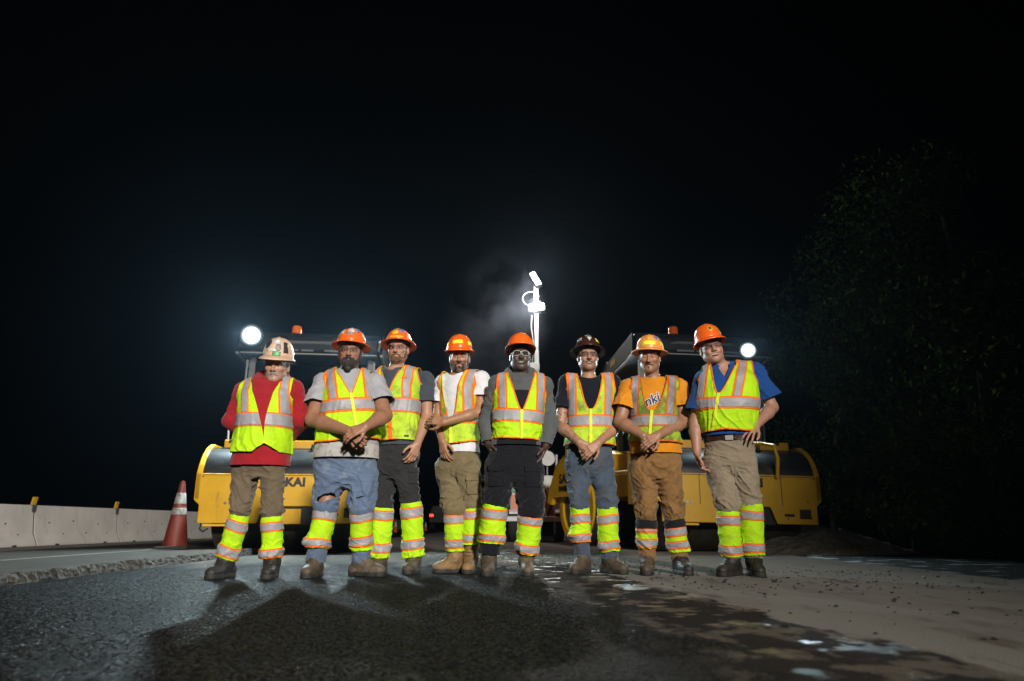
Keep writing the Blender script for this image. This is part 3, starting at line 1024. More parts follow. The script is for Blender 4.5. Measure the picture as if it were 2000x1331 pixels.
o = mesh_obj('asphalt_crumbs', V, F, MT['crumb'], None, smooth=False)
tag(o, 'dark asphalt crumbs scattered over the tan concrete', 'crumbs', kind='stuff')

q = on_ground(1095, 1073)
o = mesh_obj('paint_mark', [(q[0] - 0.25, q[1] - 0.03, 0.004), (q[0] + 0.2, q[1] - 0.05, 0.004), (q[0] + 0.22, q[1] + 0.05, 0.004), (q[0] - 0.2, q[1] + 0.04, 0.004)], [(0, 1, 2, 3)], MT['pink_paint'], None, smooth=False)
tag(o, 'short pink survey paint mark on the ground near the rear drum', 'paint mark')
# ------------------------------------------------------------------ rollers
def letters(txt, size, bold, parent, M, m, name='lettering', ext=0.003, sx=1.0, space=1.0):
    V, F = text_mesh(txt, size, bold, ext, 0.0, space)
    V[:, 0] *= sx
    V = np.array([list(M @ Vector(v)) for v in V])
    return mesh_obj(name, V, F, MT[m], parent, smooth=False)

FRONT = Matrix(((1, 0, 0, 0), (0, 0, -1, 0), (0, 1, 0, 0), (0, 0, 0, 1)))          # text facing -y
LEFT = Matrix(((0, 0, -1, 0), (-1, 0, 0, 0), (0, 1, 0, 0), (0, 0, 0, 1)))           # text facing -x

def work_lamp(root, p, aim, r, power, col, name, angle=150, lens='lamp_glare_lens', face=None):
    """round work lamp; the spot sits just in front of the lens"""
    p, d = np.array(p, float), unit(np.array(aim, float))
    d_aim = d
    d = unit(np.array(face, float)) if face is not None else d
    h = MB().cyl(p - d * 0.09, p, r * 0.55, r * 1.02, n=24).cyl(p - d * 0.13, p - d * 0.09, r * 0.35, r * 0.5, n=16).build('lamp_housing', MT['machine_black'], root, smooth=True)
    a1 = unit(np.cross(d, (0, 0, 1))); a2 = np.cross(d, a1)
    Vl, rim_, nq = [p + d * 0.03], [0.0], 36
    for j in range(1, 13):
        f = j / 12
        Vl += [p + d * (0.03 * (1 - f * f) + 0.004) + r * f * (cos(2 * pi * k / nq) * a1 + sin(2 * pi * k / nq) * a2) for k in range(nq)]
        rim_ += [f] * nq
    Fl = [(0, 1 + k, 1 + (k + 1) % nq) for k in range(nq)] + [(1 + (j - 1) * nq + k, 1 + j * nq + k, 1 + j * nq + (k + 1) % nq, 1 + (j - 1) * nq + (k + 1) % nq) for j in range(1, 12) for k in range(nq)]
    lo_ = mesh_obj('lens', Vl, Fl, MT[lens], h)  # enlarged disc; its emission paints the soft glare of the lamp
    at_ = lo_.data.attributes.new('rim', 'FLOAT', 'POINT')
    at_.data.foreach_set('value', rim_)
    ld = bpy.data.lights.new(name, 'SPOT')
    ld.energy, ld.color, ld.shadow_soft_size = power, col, r * 0.4
    ld.spot_size, ld.spot_blend = radians(angle), 0.6
    lo = bpy.data.objects.new(name, ld)
    COL.objects.link(lo)
    lo.parent = h
    lo.location = p + d * 0.12
    lo.rotation_euler = Vector(d_aim).to_track_quat('-Z', 'Y').to_euler()
    return h

def roller(label, loc, rz, roll, bend, lamps, rail, side_text):
    root = empty('road_roller', loc, rz)
    root.rotation_euler = (0, roll, rz)
    tag(root, label, 'road roller', 'yellow road rollers parked behind the crew')
    Yl, Bk = MT['machine_yellow'], MT['machine_black']
    # ---------------- front half
    panel = [(-1.02, 0.37), (-0.30, 0.37), (-0.22, 0.58), (0.40, 0.58), (0.48, 0.37), (1.02, 0.37), (1.02, 0.60), (1.09, 0.66), (1.09, 0.99), (-1.09, 0.99), (-1.09, 0.66), (-1.02, 0.60)]
    fp = MB().prism(panel, 'y', 0.0, 0.05).build('front_panel', Yl, root, bevel=0.012)
    MB().box(-0.02, 0.24, 0.012, 0.06, 0.36, 0.55).build('tow_bracket', Yl, fp, bevel=0.01)
    MB().box(-0.31, 0.49, 0.06, 0.08, 0.36, 0.60).build('recess', Bk, fp)
    for x in (-0.70, -0.64):
        MB().cyl((x, -0.012, 0.62), (x, 0.01, 0.62), 0.018, n=12).build('bolt', MT['bolt'], fp, smooth=True)
    for (x, z) in ((-1.0, 0.95), (1.0, 0.95), (0.62, 0.44), (0.8, 0.5), (0.9, 0.66), (0.93, 0.45)):
        MB().cyl((x, -0.008, z), (x, 0.01, z), 0.010, n=10).build('bolt', MT['decal_black'], fp, smooth=True)
    MB().box(0.78, 0.93, -0.006, 0.01, 0.44, 0.56).build('vent', MT['decal_black'], fp, bevel=0.004)
    MB().box(0.58, 0.71, -0.006, 0.01, 0.465, 0.50).build('vent', MT['decal_black'], fp, bevel=0.004)
    letters('SAKAI', 0.150, 0.008, fp, Matrix.Translation((0.10 if rail else 0.05, -0.003, 0.88)) @ FRONT, 'decal_black', sx=1.05, space=1.05)
    for x in (-0.52, 0.56):
        MB().box(x - 0.004, x + 0.004, -0.0035, 0.004, 0.60, 0.985).build('panel_seam', MT['decal_black'], fp)
    MB().box(-1.0, 1.0, -0.0035, 0.004, 0.965, 0.972).build('panel_seam', MT['decal_black'], fp)
    # side cheeks over the drum
    chk = [(0.0, 0.66), (0.0, 0.99), (0.05, 1.10), (0.13, 1.22), (0.26, 1.33), (0.42, 1.40), (1.55, 1.40), (1.55, 0.62), (0.12, 0.62)]
    for s in (-1, 1):
        MB().prism(chk, 'x', s * 1.09, s * 1.02).build('side_plate', Yl, root, bevel=0.012)
    arc = [(0.03, 0.985)] + [(0.03 + 0.46 * (1 - cos(t)), 0.99 + 0.36 * sin(t)) for t in [radians(6 + 84 * k / 12) for k in range(13)]] + [(1.3, 1.35), (1.3, 0.985)]
    MB().prism(arc, 'x', -1.015, 1.015).build('hood', MT['hood_black'], root, smooth=True)
    tb = MB().box(-0.92, 0.92, 0.44, 1.45, 1.352, 1.47).build('top_cover', Yl, root, bevel=0.015)
    for x in (-0.76, 0.68):
        MB().tube([(x - 0.09, 0.45, 1.43), (x - 0.08, 0.40, 1.455), (x + 0.08, 0.40, 1.455), (x + 0.09, 0.45, 1.43)], 0.014, 8).build('grab_handle', Bk, tb, smooth=True)
    MB().box(-0.95, 0.95, 0.43, 0.455, 1.34, 1.36).build('trim_strip', Bk, tb)
    for x in (0.28, 0.42):
        MB().lathe([(0.03, 0), (0.035, 0.03), (0.022, 0.06), (0.022, 0.09)], (x, 0.30, 1.31), 14).build('filler_cap', Bk, root, smooth=True)
    if rail:
        MB().tube([(0.30, 0.40, 1.33), (0.34, 0.05, 1.40), (0.46, -0.10, 1.36), (0.50, -0.10, 1.20), (0.50, -0.05, 0.95)], 0.024, 10).build('hand_rail', Yl, root, smooth=True)
        MB().tube([(-0.10, 0.40, 1.33), (0.0, 0.10, 1.41), (0.34, 0.05, 1.40)], 0.020, 10).build('hand_rail', Yl, root, smooth=True)
    MB().cyl((-0.93, 0.85, 0.62), (0.93, 0.85, 0.62), 0.62, n=56).build('front_drum', MT['drum_steel'], root, smooth=True)
    for s in (-1, 1):
        MB().prism([(0.2, 0.62), (1.5, 0.62), (1.4, 0.45), (1.0, 0.40), (0.3, 0.45)], 'x', s * 1.03, s * 0.96).build('drum_fork', Bk, root, bevel=0.01)
    MB().box(-0.9, 0.9, 0.10, 0.17, 0.40, 0.52).build('spray_bar', Bk, root, bevel=0.01)
    MB().tube([(-0.98, 0.05, 0.37), (-0.98, 0.02, 0.30), (-0.93, 0.0, 0.27), (-0.88, 0.02, 0.31)], 0.010, 6).build('hose', MT['rubber'], root, smooth=True)
    MB().box(-0.95, -0.55, -0.002, 0.05, 0.335, 0.362).build('step_plate', MT['decal_yellow'], root, bevel=0.004)
    # ---------------- rear half, bent about the joint
    PV = Vector((0, 1.7, 0))
    RB = Matrix.Translation(PV) @ Matrix.Rotation(bend, 4, 'Z') @ Matrix.Translation(-PV)
    def rear(o):
        o.matrix_basis = RB
        return o
    rear(MB().box(-0.95, 0.95, 1.72, 3.0, 0.75, 1.15).build('operator_deck', Yl, root, bevel=0.02))
    eng = rear(MB().prism([(2.9, 0.72), (2.9, 1.48), (3.1, 1.56), (4.5, 1.50), (4.72, 1.35), (4.72, 0.72)], 'x', -0.92, 0.92).build('engine_cover', Yl, root, bevel=0.02))
    for k in range(5):
        MB().box(-0.932, -0.91, 3.3, 4.3, 0.98 + k * 0.08, 1.02 + k * 0.08).build('louvre', Bk, eng)
    hatch = rear(MB().box(-0.968, -0.945, 1.95, 2.7, 0.80, 1.10).build('side_hatch', Yl, root, bevel=0.008))
    for z in (0.84, 1.06):
        MB().box(-0.985, -0.962, 2.62, 2.68, z - 0.02, z + 0.02).build('latch', Bk, hatch, bevel=0.004)
    rear(MB().cyl((-0.93, 3.75, 0.62), (0.93, 3.75, 0.62), 0.62, n=56).build('rear_drum', MT['drum_steel'], root, smooth=True))
    rim = MB()
    for (ra, rb, x0, x1) in ((0.62, 0.56, -0.97, -0.93),):
        n = 48
        for k in range(n):
            pass
    ring = [(cos(2 * pi * k / 48), sin(2 * pi * k / 48)) for k in range(48)]
    Vr, Fr = [], []
    for (rr, x) in ((0.61, -0.93), (0.61, -0.975), (0.50, -0.975), (0.50, -0.93)):
        Vr += [(x, 3.75 + rr * c, 0.62 + rr * s) for c, s in ring]
    for j in range(3):
        Fr += [(j * 48 + k, j * 48 + (k + 1) % 48, (j + 1) * 48 + (k + 1) % 48, (j + 1) * 48 + k) for k in range(48)]
    rear(mesh_obj('drum_rim', Vr, Fr, Yl, root, smooth=False))
    fork = [(3.2, 0.74), (3.1, 1.0), (3.25, 1.35), (3.55, 1.55), (4.0, 1.52), (4.35, 1.30), (4.60, 0.92), (4.66, 0.70), (4.5, 0.66), (4.42, 0.78), (3.6, 0.80)]
    for s in (-1, 1):
        fk = rear(MB().prism(fork, 'x', s * 1.09, s * 1.0).build('fork_plate', Yl, root, bevel=0.012))
        if s < 0 and side_text:
            for (t, sz, z, y) in (('SAKAI', 0.23, 1.10, 3.85), ('SW884ND', 0.13, 0.93, 3.88)):
                letters(t, sz, 0.006, fk, Matrix.Translation((-1.093, y, z)) @ LEFT, 'decal_black')
            MB().cyl((-1.098, 3.40, 1.05), (-1.085, 3.40, 1.05), 0.07, n=20).build('round_decal', MT['decal_grey'], fk, smooth=True)
            MB().box(-1.13, -1.02, 3.70, 3.86, 1.50, 1.68).build('lifting_eye', Yl, fk, bevel=0.015)
    rear(MB().box(-0.30, -0.10, 4.70, 4.76, 1.0, 1.1).build('tail_lamp', MT['tail_red'], root))
    # ---------------- operator station and roof (on the front frame)
    cab = empty('operator_cab', (0, 0, 0), 0, root)
    x0, x1, yf, yb, zf, zr = -0.93, 0.93, 1.32, 2.95, 1.30, 2.78
    for s in (-1, 1):
        MB().prism([(yf + 0.05, zf), (yf - 0.06, zf), (yf - 0.02, zr + 0.06), (yf + 0.07, zr + 0.06)], 'x', s * x1, s * (x1 - 0.09)).build('front_post', MT['post_grey'], cab, bevel=0.012)
        MB().box(min(s * x1, s * (x1 - 0.09)), max(s * x1, s * (x1 - 0.09)), yb - 0.1, yb, 1.1, zr + 0.05).build('rear_post', MT['post_grey'], cab, bevel=0.012)
        MB().box(min(s * 0.96, s * 0.935), max(s * 0.96, s * 0.935), yf - 0.075, yf - 0.05, zf, zr).build('post_trim', MT['roof_trim'], cab)
    MB().prism([(yf - 0.045, zf + 0.02), (yf - 0.035, zf + 0.02), (yf + 0.01, zr - 0.02), (yf, zr - 0.02)], 'x', x0 + 0.09, x1 - 0.09).build('windscreen', MT['cab_glass'], cab)
    # roof: a deep rounded lid tapering to a pointed visor at the back
    rp = [(yf - 0.30, zr + 0.06), (yf - 0.33, zr + 0.12), (yf - 0.30, zr + 0.30), (yf - 0.18, zr + 0.40), (yf + 0.2, zr + 0.43), (yb - 0.3, zr + 0.42), (yb + 0.15, zr + 0.30), (yb + 0.15, zr + 0.06)]
    rf = MB().prism(rp, 'x', -1.04, 1.04).build('roof', MT['roof_dark'], cab, bevel=0.05)
    MB().box(-1.0, 1.0, yf - 0.335, yf - 0.30, zr + 0.035, zr + 0.058).build('front_lip', MT['roof_trim'], rf, bevel=0.006)
    for s in (-1, 1):
        MB().prism([(yf - 0.2, zr + 0.08), (yb + 0.1, zr + 0.05), (yb + 0.75, zr + 0.05), (yb + 0.1, zr + 0.34), (yf - 0.2, zr + 0.40)], 'x', s * 1.07, s * 1.045).build('side_fairing', MT['roof_side'], rf, bevel=0.008)
        MB().tube([(s * 1.065, yb + 0.05, zr + 0.36), (s * 1.065, yb + 0.45, zr + 0.20), (s * 1.065, yb + 0.78, zr + 0.03), (s * 1.065, yb + 0.40, zr + 0.01), (s * 1.065, yf + 0.3, zr + 0.03), (s * 1.065, yf - 0.25, zr + 0.06)], 0.022, 8).build('edge_trim', MT['roof_trim'], rf, smooth=True)
    MB().prism([(-0.55, zr + 0.20), (0.55, zr + 0.20), (0.42, zr + 0.255), (-0.42, zr + 0.255)], 'y', yf - 0.325, yf - 0.20).build('sun_shade', MT['decal_dim'], rf, bevel=0.02)
    for (xa, xb) in ((-0.42, -0.16), (-0.12, 0.06), (0.22, 0.5)):
        MB().box(xa, xb, yf - 0.336, yf - 0.32, zr + 0.085, zr + 0.115).build('warning_decal', MT['decal_dim'], rf)
    letters('SAKAI', 0.14, 0.004, rf, Matrix.Translation((-1.073, yb - 0.45, zr + 0.24)) @ LEFT, 'decal_yellow')
    bc = MB().lathe([(0.085, 0), (0.09, 0.02), (0.078, 0.03), (0.074, 0.13), (0.06, 0.15), (0.02, 0.153)], (-0.28 if not rail else -0.35, yf + 0.05, zr + 0.425), 24).build('beacon', MT['amber'], rf, smooth=True)
    MB().lathe([(0.10, -0.005), (0.10, 0.022), (0.08, 0.026)], (-0.28 if not rail else -0.35, yf + 0.05, zr + 0.425), 24).build('beacon_base', Bk, bc, smooth=True)
    # seat, console, wheel
    MB().box(-0.62, 0.62, 1.45, 1.75, 1.15, 1.95).build('console', Bk, cab, bevel=0.04)
    MB().box(-0.30, 0.30, 2.15, 2.6, 1.30, 1.75).build('seat', Bk, cab, bevel=0.06)
    MB().box(-0.28, 0.28, 2.52, 2.66, 1.75, 2.35).build('seat_back', Bk, cab, bevel=0.05)
    MB().tube([(0.2 * cos(t), 1.9 + 0.1 * sin(t), 2.05 + 0.17 * sin(t)) for t in [2 * pi * k / 24 for k in range(24)]], 0.016, 8, closed=True).build('steering_wheel', Bk, cab, smooth=True)
    MB().box(0.50, 0.66, 1.42, 1.72, 1.15, 1.85).build('engine_stack', Yl, root, bevel=0.03)
    MB().tube([(-1.0, 0.9, 1.40), (-1.02, 0.9, 1.85), (-0.98, 0.9, 1.92)], 0.014, 8).build('mirror_pole', MT['galvanised'], root, smooth=True)
    for (p, aim, r, pw, ang) in lamps:
        br = MB().tube([(p[0], p[1] + 0.10, p[2]), (p[0], p[1] + 0.20, p[2] - 0.02), (p[0] * 0.96, p[1] + 0.25, p[2] - 0.22)], 0.014, 8).build('lamp_bracket', Bk, root, smooth=True)
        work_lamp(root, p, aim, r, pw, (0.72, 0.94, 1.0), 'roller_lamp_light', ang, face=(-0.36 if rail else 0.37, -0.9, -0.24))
    return root

zr_ = 2.78
pA = at(545, 1085, 9.0)
roller('yellow road roller with amber beacon behind the red hoodie worker', (pA[0], 8.95, 0.0), radians(6.5), 0.0, radians(3),
       [((-0.83, 0.88, 3.06), (-0.60, -1, -0.50), 0.17, 1350, 140), ((0.70, 0.92, 2.95), (-0.02, -1, -0.62), 0.085, 1150, 115)], False, False)
pB = at(1452, 1085, 9.0)
roller('yellow road roller with bent hand rail behind the man in the blue polo', (pB[0], 9.0, 0.0), radians(4), radians(1.2), radians(19),
       [((0.64, 0.90, 2.90), (-0.45, -1, -0.45), 0.13, 420, 105), ((-0.9, 3.0, 1.93), (-0.15, -1, -0.2), 0.13, 60, 120)], True, True)

# ------------------------------------------------------------------ light tower on its trailer
def light_tower():
    D = 15.2
    b = on_ground(1046, 1060)
    X = at(1048, 700, D)[0]
    root = empty('light_tower', (X, D, 0), radians(4))
    tag(root, 'towed light tower with tall pale mast and two blazing lamps', 'light tower')
    Wp, Gv = MT['white_paint'], MT['galvanised']
    MB().box(-0.06, 0.06, -0.06, 0.06, 0.5, 2.6).build('mast_section', Gv, root, bevel=0.008)
    MB().box(-0.05, 0.05, -0.05, 0.05, 2.55, 4.2).build('mast_section', Gv, root, bevel=0.006)
    MB().box(-0.042, 0.042, -0.042, 0.042, 4.15, 5.55).build('mast_section', Gv, root, bevel=0.006)
    MB().box(-0.16, 0.06, -0.07, 0.07, 3.75, 3.92).build('mast_clamp', Wp, root, bevel=0.01)
    MB().box(-0.07, 0.07, -0.06, 0.06, 2.5, 2.62).build('mast_clamp', Wp, root, bevel=0.01)
    pts = []
    for k in range(260):
        t = k / 259
        pts.append((-0.13 + 0.03 * cos(k * 0.9), 0.03 * sin(k * 0.9), 2.2 + 1.55 * t))
    MB().tube(pts, 0.008, 5).build('coiled_cable', MT['cable'], root, smooth=True)
    MB().tube([(-0.1, 0, 3.9), (-0.06, -0.05, 4.3), (-0.12, 0, 4.8), (-0.09, -0.03, 5.2)], 0.011, 6).build('cable', MT['cable'], root, smooth=True)
    loop = [(-0.12 + 0.20 * cos(t), -0.05, 5.45 + 0.17 * sin(t)) for t in [radians(20 + 320 * k / 24) for k in range(25)]]
    MB().tube(loop, 0.009, 6).build('cable_loop', MT['cable'], root, smooth=True)
    for k, (x, z, w, h, tilt, aim, pw) in enumerate(((-0.02, 5.92, 0.10, 0.34, 0.45, (-0.12, -1, -0.42), 900), (0.0, 5.22, 0.34, 0.16, 0.15, (-0.02, -1, -0.55), 125))):
        lamp = empty('lamp_head', (x, -0.10, z), 0, root)
        lamp.rotation_euler = (radians(-15), -tilt, 0)
        MB().prism([(-w / 2 - 0.03, -h / 2 - 0.03), (w / 2 + 0.03, -h / 2 - 0.03), (w / 2 + 0.03, h / 2 + 0.03), (-w / 2 - 0.03, h / 2 + 0.03)], 'y', -0.02, 0.12).build('lamp_housing', MT['machine_black'], lamp, bevel=0.02)
        MB().box(-w / 2, w / 2, -0.035, -0.021, -h / 2, h / 2).build('lens', MT['tower_lens'], lamp, bevel=0.01)
        ld = bpy.data.lights.new('tower_lamp_light', 'SPOT' if k == 0 else 'POINT')
        ld.energy, ld.color, ld.shadow_soft_size = pw, (1.0, 0.97, 0.92), 0.10
        if k == 0:
            ld.spot_size, ld.spot_blend = radians(85), 0.7
        lo = bpy.data.objects.new('tower_lamp_light', ld); COL.objects.link(lo)
        lo.parent = root
        lo.location = (x, -0.25 if k == 0 else -0.36, z)
        lo.rotation_euler = Vector(aim).to_track_quat('-Z', 'Y').to_euler()
    MB().box(-0.05, 0.05, -0.05, 0.05, 5.45, 5.78).build('lamp_bracket', Gv, root, bevel=0.01)
    MB().tube([(-0.02, 0, 5.6), (0.05, 0, 5.75), (0.02, 0, 6.0)], 0.02, 8).build('lamp_arm', Gv, root, smooth=True)
    # trailer
    MB().box(-0.75, 0.55, -0.5, 0.9, 0.42, 0.52).build('trailer_frame', Gv, root, bevel=0.01)
    bd = MB().prism([(-0.62, 0.52), (0.45, 0.52), (0.45, 1.25), (0.30, 1.38), (-0.48, 1.38), (-0.62, 1.25)], 'y', -0.25, 0.85).build('engine_box', Wp, root, bevel=0.02)
    MB().prism([(0.18, 0.53), (0.34, 0.53), (0.10, 1.2), (-0.06, 1.2)], 'y', -0.262, -0.245).build('orange_stripe', MT['orange_paint'], bd)
    MB().box(-0.60, -0.28, -0.272, -0.245, 0.55, 0.98).build('orange_panel', MT['orange_paint'], bd)
    MB().tube([(0.35, -0.28, 0.95), (0.15, -0.30, 0.50)], 0.03, 8).build('prop', MT['machine_black'], root)
    MB().box(-0.75, -0.25, -0.30, -0.27, 1.02, 1.20).build('green_placard', MT['sign_green'], bd, bevel=0.01)
    for x in (-0.55, 0.42):
        w = MB()
        w.cyl((x - 0.08, -0.15, 0.30), (x + 0.08, -0.15, 0.30), 0.30, n=28)
        wo = w.build('tyre', MT['rubber'], root, smooth=True)
        MB().cyl((x - 0.085, -0.15, 0.30), (x + 0.085, -0.15, 0.30), 0.15, n=20).build('rim', Wp, wo, smooth=True)
        MB().prism([(-0.5, 0.60), (-0.42, 0.66), (0.12, 0.66), (0.2, 0.60), (0.2, 0.57), (-0.5, 0.57)], 'x', x - 0.11, x + 0.11).build('mudguard', Gv, root)
    for (x, y) in ((-0.92, -0.4), (0.72, -0.4), (-0.9, 0.8), (0.7, 0.8)):
        MB().cyl((x, y, 0.02), (x, y, 0.85), 0.035, n=12).cyl((x, y, 0.0), (x, y, 0.03), 0.10, n=16).build('outrigger', Gv, root, smooth=True)
    MB().box(-0.95, 0.75, -0.43, -0.37, 0.46, 0.53).build('outrigger_beam', Gv, root, bevel=0.008)
    MB().cyl((0.20, -0.2, 1.75), (0.20, -0.14, 1.75), 0.16, n=24).build('round_reflector', Wp, root, smooth=True)
    MB().tube([(0.20, -0.1, 1.38), (0.20, -0.1, 2.4)], 0.015, 6).build('antenna_pole', Gv, root)
    MB().cyl((0.42, 0, 1.38), (0.42, 0, 1.85), 0.03, n=12).build('exhaust_pipe', Gv, root, smooth=True)
light_tower()

# ------------------------------------------------------------------ things far down the road
def far_truck():
    p = on_ground(868, 1038)
    root = empty('parked_truck', (p[0] - 0.2, 45.0, 0))
    root.location.x = at(868, 1030, 45.0)[0]
    MB().prism([(-1.0, 0.45), (1.0, 0.45), (1.02, 1.0), (0.8, 1.55), (-0.8, 1.55), (-1.02, 1.0)], 'y', 0, 4.5).build('body', MT['machine_black'], root, bevel=0.05)
    for s in (-1, 1):
        MB().cyl((s * 0.85 - 0.12, 0.8, 0.36), (s * 0.85 + 0.12, 0.8, 0.36), 0.36, n=20).build('wheel', MT['rubber'], root, smooth=True)
        MB().cyl((s * 0.85 - 0.12, 3.6, 0.36), (s * 0.85 + 0.12, 3.6, 0.36), 0.36, n=20).build('wheel', MT['rubber'], root, smooth=True)
        MB().box(s * 0.85 - 0.12, s * 0.85 + 0.12, -0.02, 0.01, 0.85, 1.0).build('tail_lamp', MT['tail_red'], root)
    MB().box(-0.7, 0.7, -0.012, 0.01, 1.08, 1.48).build('rear_window', MT['hood_black'], root)
    tag(root, 'dark vehicle with red tail lamps parked far down the road', 'vehicle')
far_truck()
# ------------------------------------------------------------------ people
def person(S):
    D = S['D']
    seed = S['seed']
    def J(p):
        return at(p[0], p[1], D + (p[2] if len(p) > 2 else 0.0))
    phi = radians(S.get('yaw', 0))
    e1 = v3(cos(phi), sin(phi), 0); e2 = v3(sin(phi), -cos(phi), 0); ez = v3(0, 0, 1)
    def W(v):
        return e1 * v[0] + e2 * v[1] + ez * v[2]
    bulk = S.get('bulk', 1.0)
    neck = J(S['neck'])
    sh = [J(p) for p in S['sh']]
    el = [J(p) for p in S['el']]
    wr = [J(p) for p in S['wr']]
    crotch = J(S['crotch'])
    kn = [J(p) for p in S['kn']]
    an = [J(p) for p in S['an']]
    for a in an:
        a[2] = 0.105
    base = v3((an[0][0] + an[1][0]) / 2, (an[0][1] + an[1][1]) / 2, 0)
    root = empty('person', tuple(base))
    tag(root, S['label'], 'person', 'road crew standing in a row')
    cx_front = S.get('mid', S['neck'][0])
    def fz(y):
        return at(cx_front, y, D - 0.14)[2]
    def put(name, V, F, m, parent=None, **k):
        o = mesh_obj(name, V - base, F, m, parent or root, **k)
        return o
    # ---- torso frame, measured from the silhouette of vest and hips
    zc, zn = crotch[2], neck[2]
    zs = 0.5 * (sh[0][2] + sh[1][2])
    belly = S.get('belly', 0.0)
    def sil(k):
        y, xl, xr = S['sil'][k]
        a, b = at(xl, y, D), at(xr, y, D)
        return 0.5 * (a[2] + b[2]), 0.5 * (a[0] + b[0]), 0.5 * (b[0] - a[0])
    s_ch, s_bd, s_hm, s_hp = sil('chest'), sil('band'), sil('hem'), sil('hips')
    def wid(half, ry):
        return math.sqrt(max(half ** 2 - (ry * sin(phi)) ** 2, 0.4 * half ** 2)) / cos(phi)
    LV = 0.036
    hw = wid(s_hp[2] - 0.012, 0.12)
    cw = wid(s_ch[2], 0.15) - LV
    bw = wid(s_bd[2], 0.15) - LV
    mw = wid(s_hm[2], 0.15) - LV
    cz = [(zc - 0.05, crotch[0]), (zc + 0.02, crotch[0]), s_hp[:2], s_hm[:2], s_bd[:2], s_ch[:2], (zs - 0.01, 0.5 * (s_ch[1] + neck[0])), (zn, neck[0]), (zn + 0.05, neck[0])]
    cz = np.array(sorted(cz))
    def cen(z):
        z = np.asarray(z, float)
        t = np.clip((z - zc) / (zn - zc), -0.2, 1.1)
        return np.interp(z, cz[:, 0], cz[:, 1]), crotch[1] + (neck[1] - crotch[1]) * t
    zch = s_ch[0]
    wst = 0.5 * (zc + 0.11 + zch)
    rows = [(zc - 0.03, hw * 0.55, 0.075), (zc + 0.03, hw * 0.92, 0.115), (max(s_hp[0], zc + 0.06), hw, 0.125),
            (s_hm[0] + 0.02, min(mw, hw * 0.97), 0.112 + belly * 0.8), (s_bd[0], bw, 0.112 + belly),
            (zch, cw, 0.122 + belly * 0.35), (zs - 0.06, cw * 0.95, 0.116), (zs, cw * 0.78, 0.092), (zn - 0.015, 0.080, 0.075), (zn + 0.02, 0.062, 0.062)]
    def torso(dx, dy, f=None, fwd=0.0):
        R = []
        for (z, rx, ry) in rows:
            rx, ry = rx + dx, ry + dy
            if f:
                rx, ry = f(z, rx, ry)
            x, y = cen(z)
            off = e2 * (belly * 0.55 * max(0, 1 - abs(z - s_bd[0]) / 0.32) + fwd)
            R.append((z, x + off[0], y + off[1], rx, ry))
        return loft(R, e1, e2)
    def shoulders(r, out=1.0):
        it = []
        for i in (0, 1):
            a = neck + e1 * (0.055 if i else -0.055) - ez * 0.035
            it.append((rcone(a, a + (sh[i] - a) * out, 0.040 + r, 0.048 * bulk ** 0.5 + r), 0.05))
        return it
    hipj = [crotch + e1 * (hw * 0.5 * (1 if i else -1)) + ez * 0.06 for i in (0, 1)]
    # ---- head frame
    hy, hp, ht = [radians(a) for a in S['head_rot']]
    chin = J(S['chin'])
    Rz = np.array(Matrix.Rotation(hy, 3, 'Z')); Rp = np.array(Matrix.Rotation(hp, 3, 'X')); Rt = np.array(Matrix.Rotation(ht, 3, 'Y'))
    RH = Rz @ Rt @ Rp
    hx, hf, hu = RH @ v3(1, 0, 0), RH @ v3(0, -1, 0), RH @ v3(0, 0, 1)
    hs = S.get('head', 1.0)
    hc = chin + (hu * 0.115 - hf * 0.055) * hs
    def H(x, y, z):
        return hc + (hx * x + hf * y + hu * z) * hs
    RHm = np.stack([hx, hf, hu])
    def HL(V):
        return (V - hc) @ RHm.T / hs
    jaw = S.get('jaw', 1.0)
    smile = S.get('smile', 0.0)
    hd = [(ell(H(0, -0.018, 0.032), v3(0.076, 0.097, 0.088) * hs, RHm), 0.0),
          (ell(H(0, 0.028, -0.03), v3(0.062 * jaw, 0.060, 0.086) * hs, RHm), 0.03),
          (rcone(H(-0.05 * jaw, 0.0, -0.058), H(-0.012, 0.064, -0.095), 0.024 * hs, 0.021 * hs), 0.03),
          (rcone(H(0.05 * jaw, 0.0, -0.058), H(0.012, 0.064, -0.095), 0.024 * hs, 0.021 * hs), 0.03),
          (rcone(H(-0.038, 0.069, 0.028), H(0.038, 0.069, 0.028), 0.011 * hs, 0.011 * hs), 0.025),
          (ell(H(-0.040, 0.062, -0.018), v3(0.024, 0.022, 0.020) * hs, RHm), 0.02),
          (ell(H(0.040, 0.062, -0.018), v3(0.024, 0.022, 0.020) * hs, RHm), 0.02)]
    for s in (-1, 1):
        hd.append((ell(H(s * 0.030, 0.097, 0.006), v3(0.019, 0.0135, 0.012) * hs, RHm), 0.012, 'sub'))
    hd += [(rcone(H(0, 0.086, 0.016), H(0, 0.108, -0.031), 0.0075 * hs, 0.0120 * hs), 0.012),
           (ell(H(-0.012, 0.096, -0.034), v3(0.009, 0.011, 0.008) * hs, RHm), 0.008),
           (ell(H(0.012, 0.096, -0.034), v3(0.009, 0.011, 0.008) * hs, RHm), 0.008)]
    if smile > 0.5:
        hd.append((ell(H(0, 0.090, -0.065), v3(0.031, 0.020, 0.0095 * smile) * hs, RHm), 0.005, 'sub'))
        for s in (-1, 1):
            hd.append((ell(H(s * 0.036, 0.074, -0.038), v3(0.016, 0.014, 0.018) * hs, RHm), 0.015))
    else:
        up = 0.006 * (1 if smile else 0)
        for s in (-1, 1):
            hd.append((rcone(H(0, 0.0885, -0.0625), H(s * 0.029, 0.072, -0.065 + up), 0.0050 * hs, 0.0025 * hs), 0.006))
            hd.append((rcone(H(0, 0.0870, -0.0720), H(s * 0.026, 0.072, -0.069 + up), 0.0056 * hs, 0.0025 * hs), 0.006))
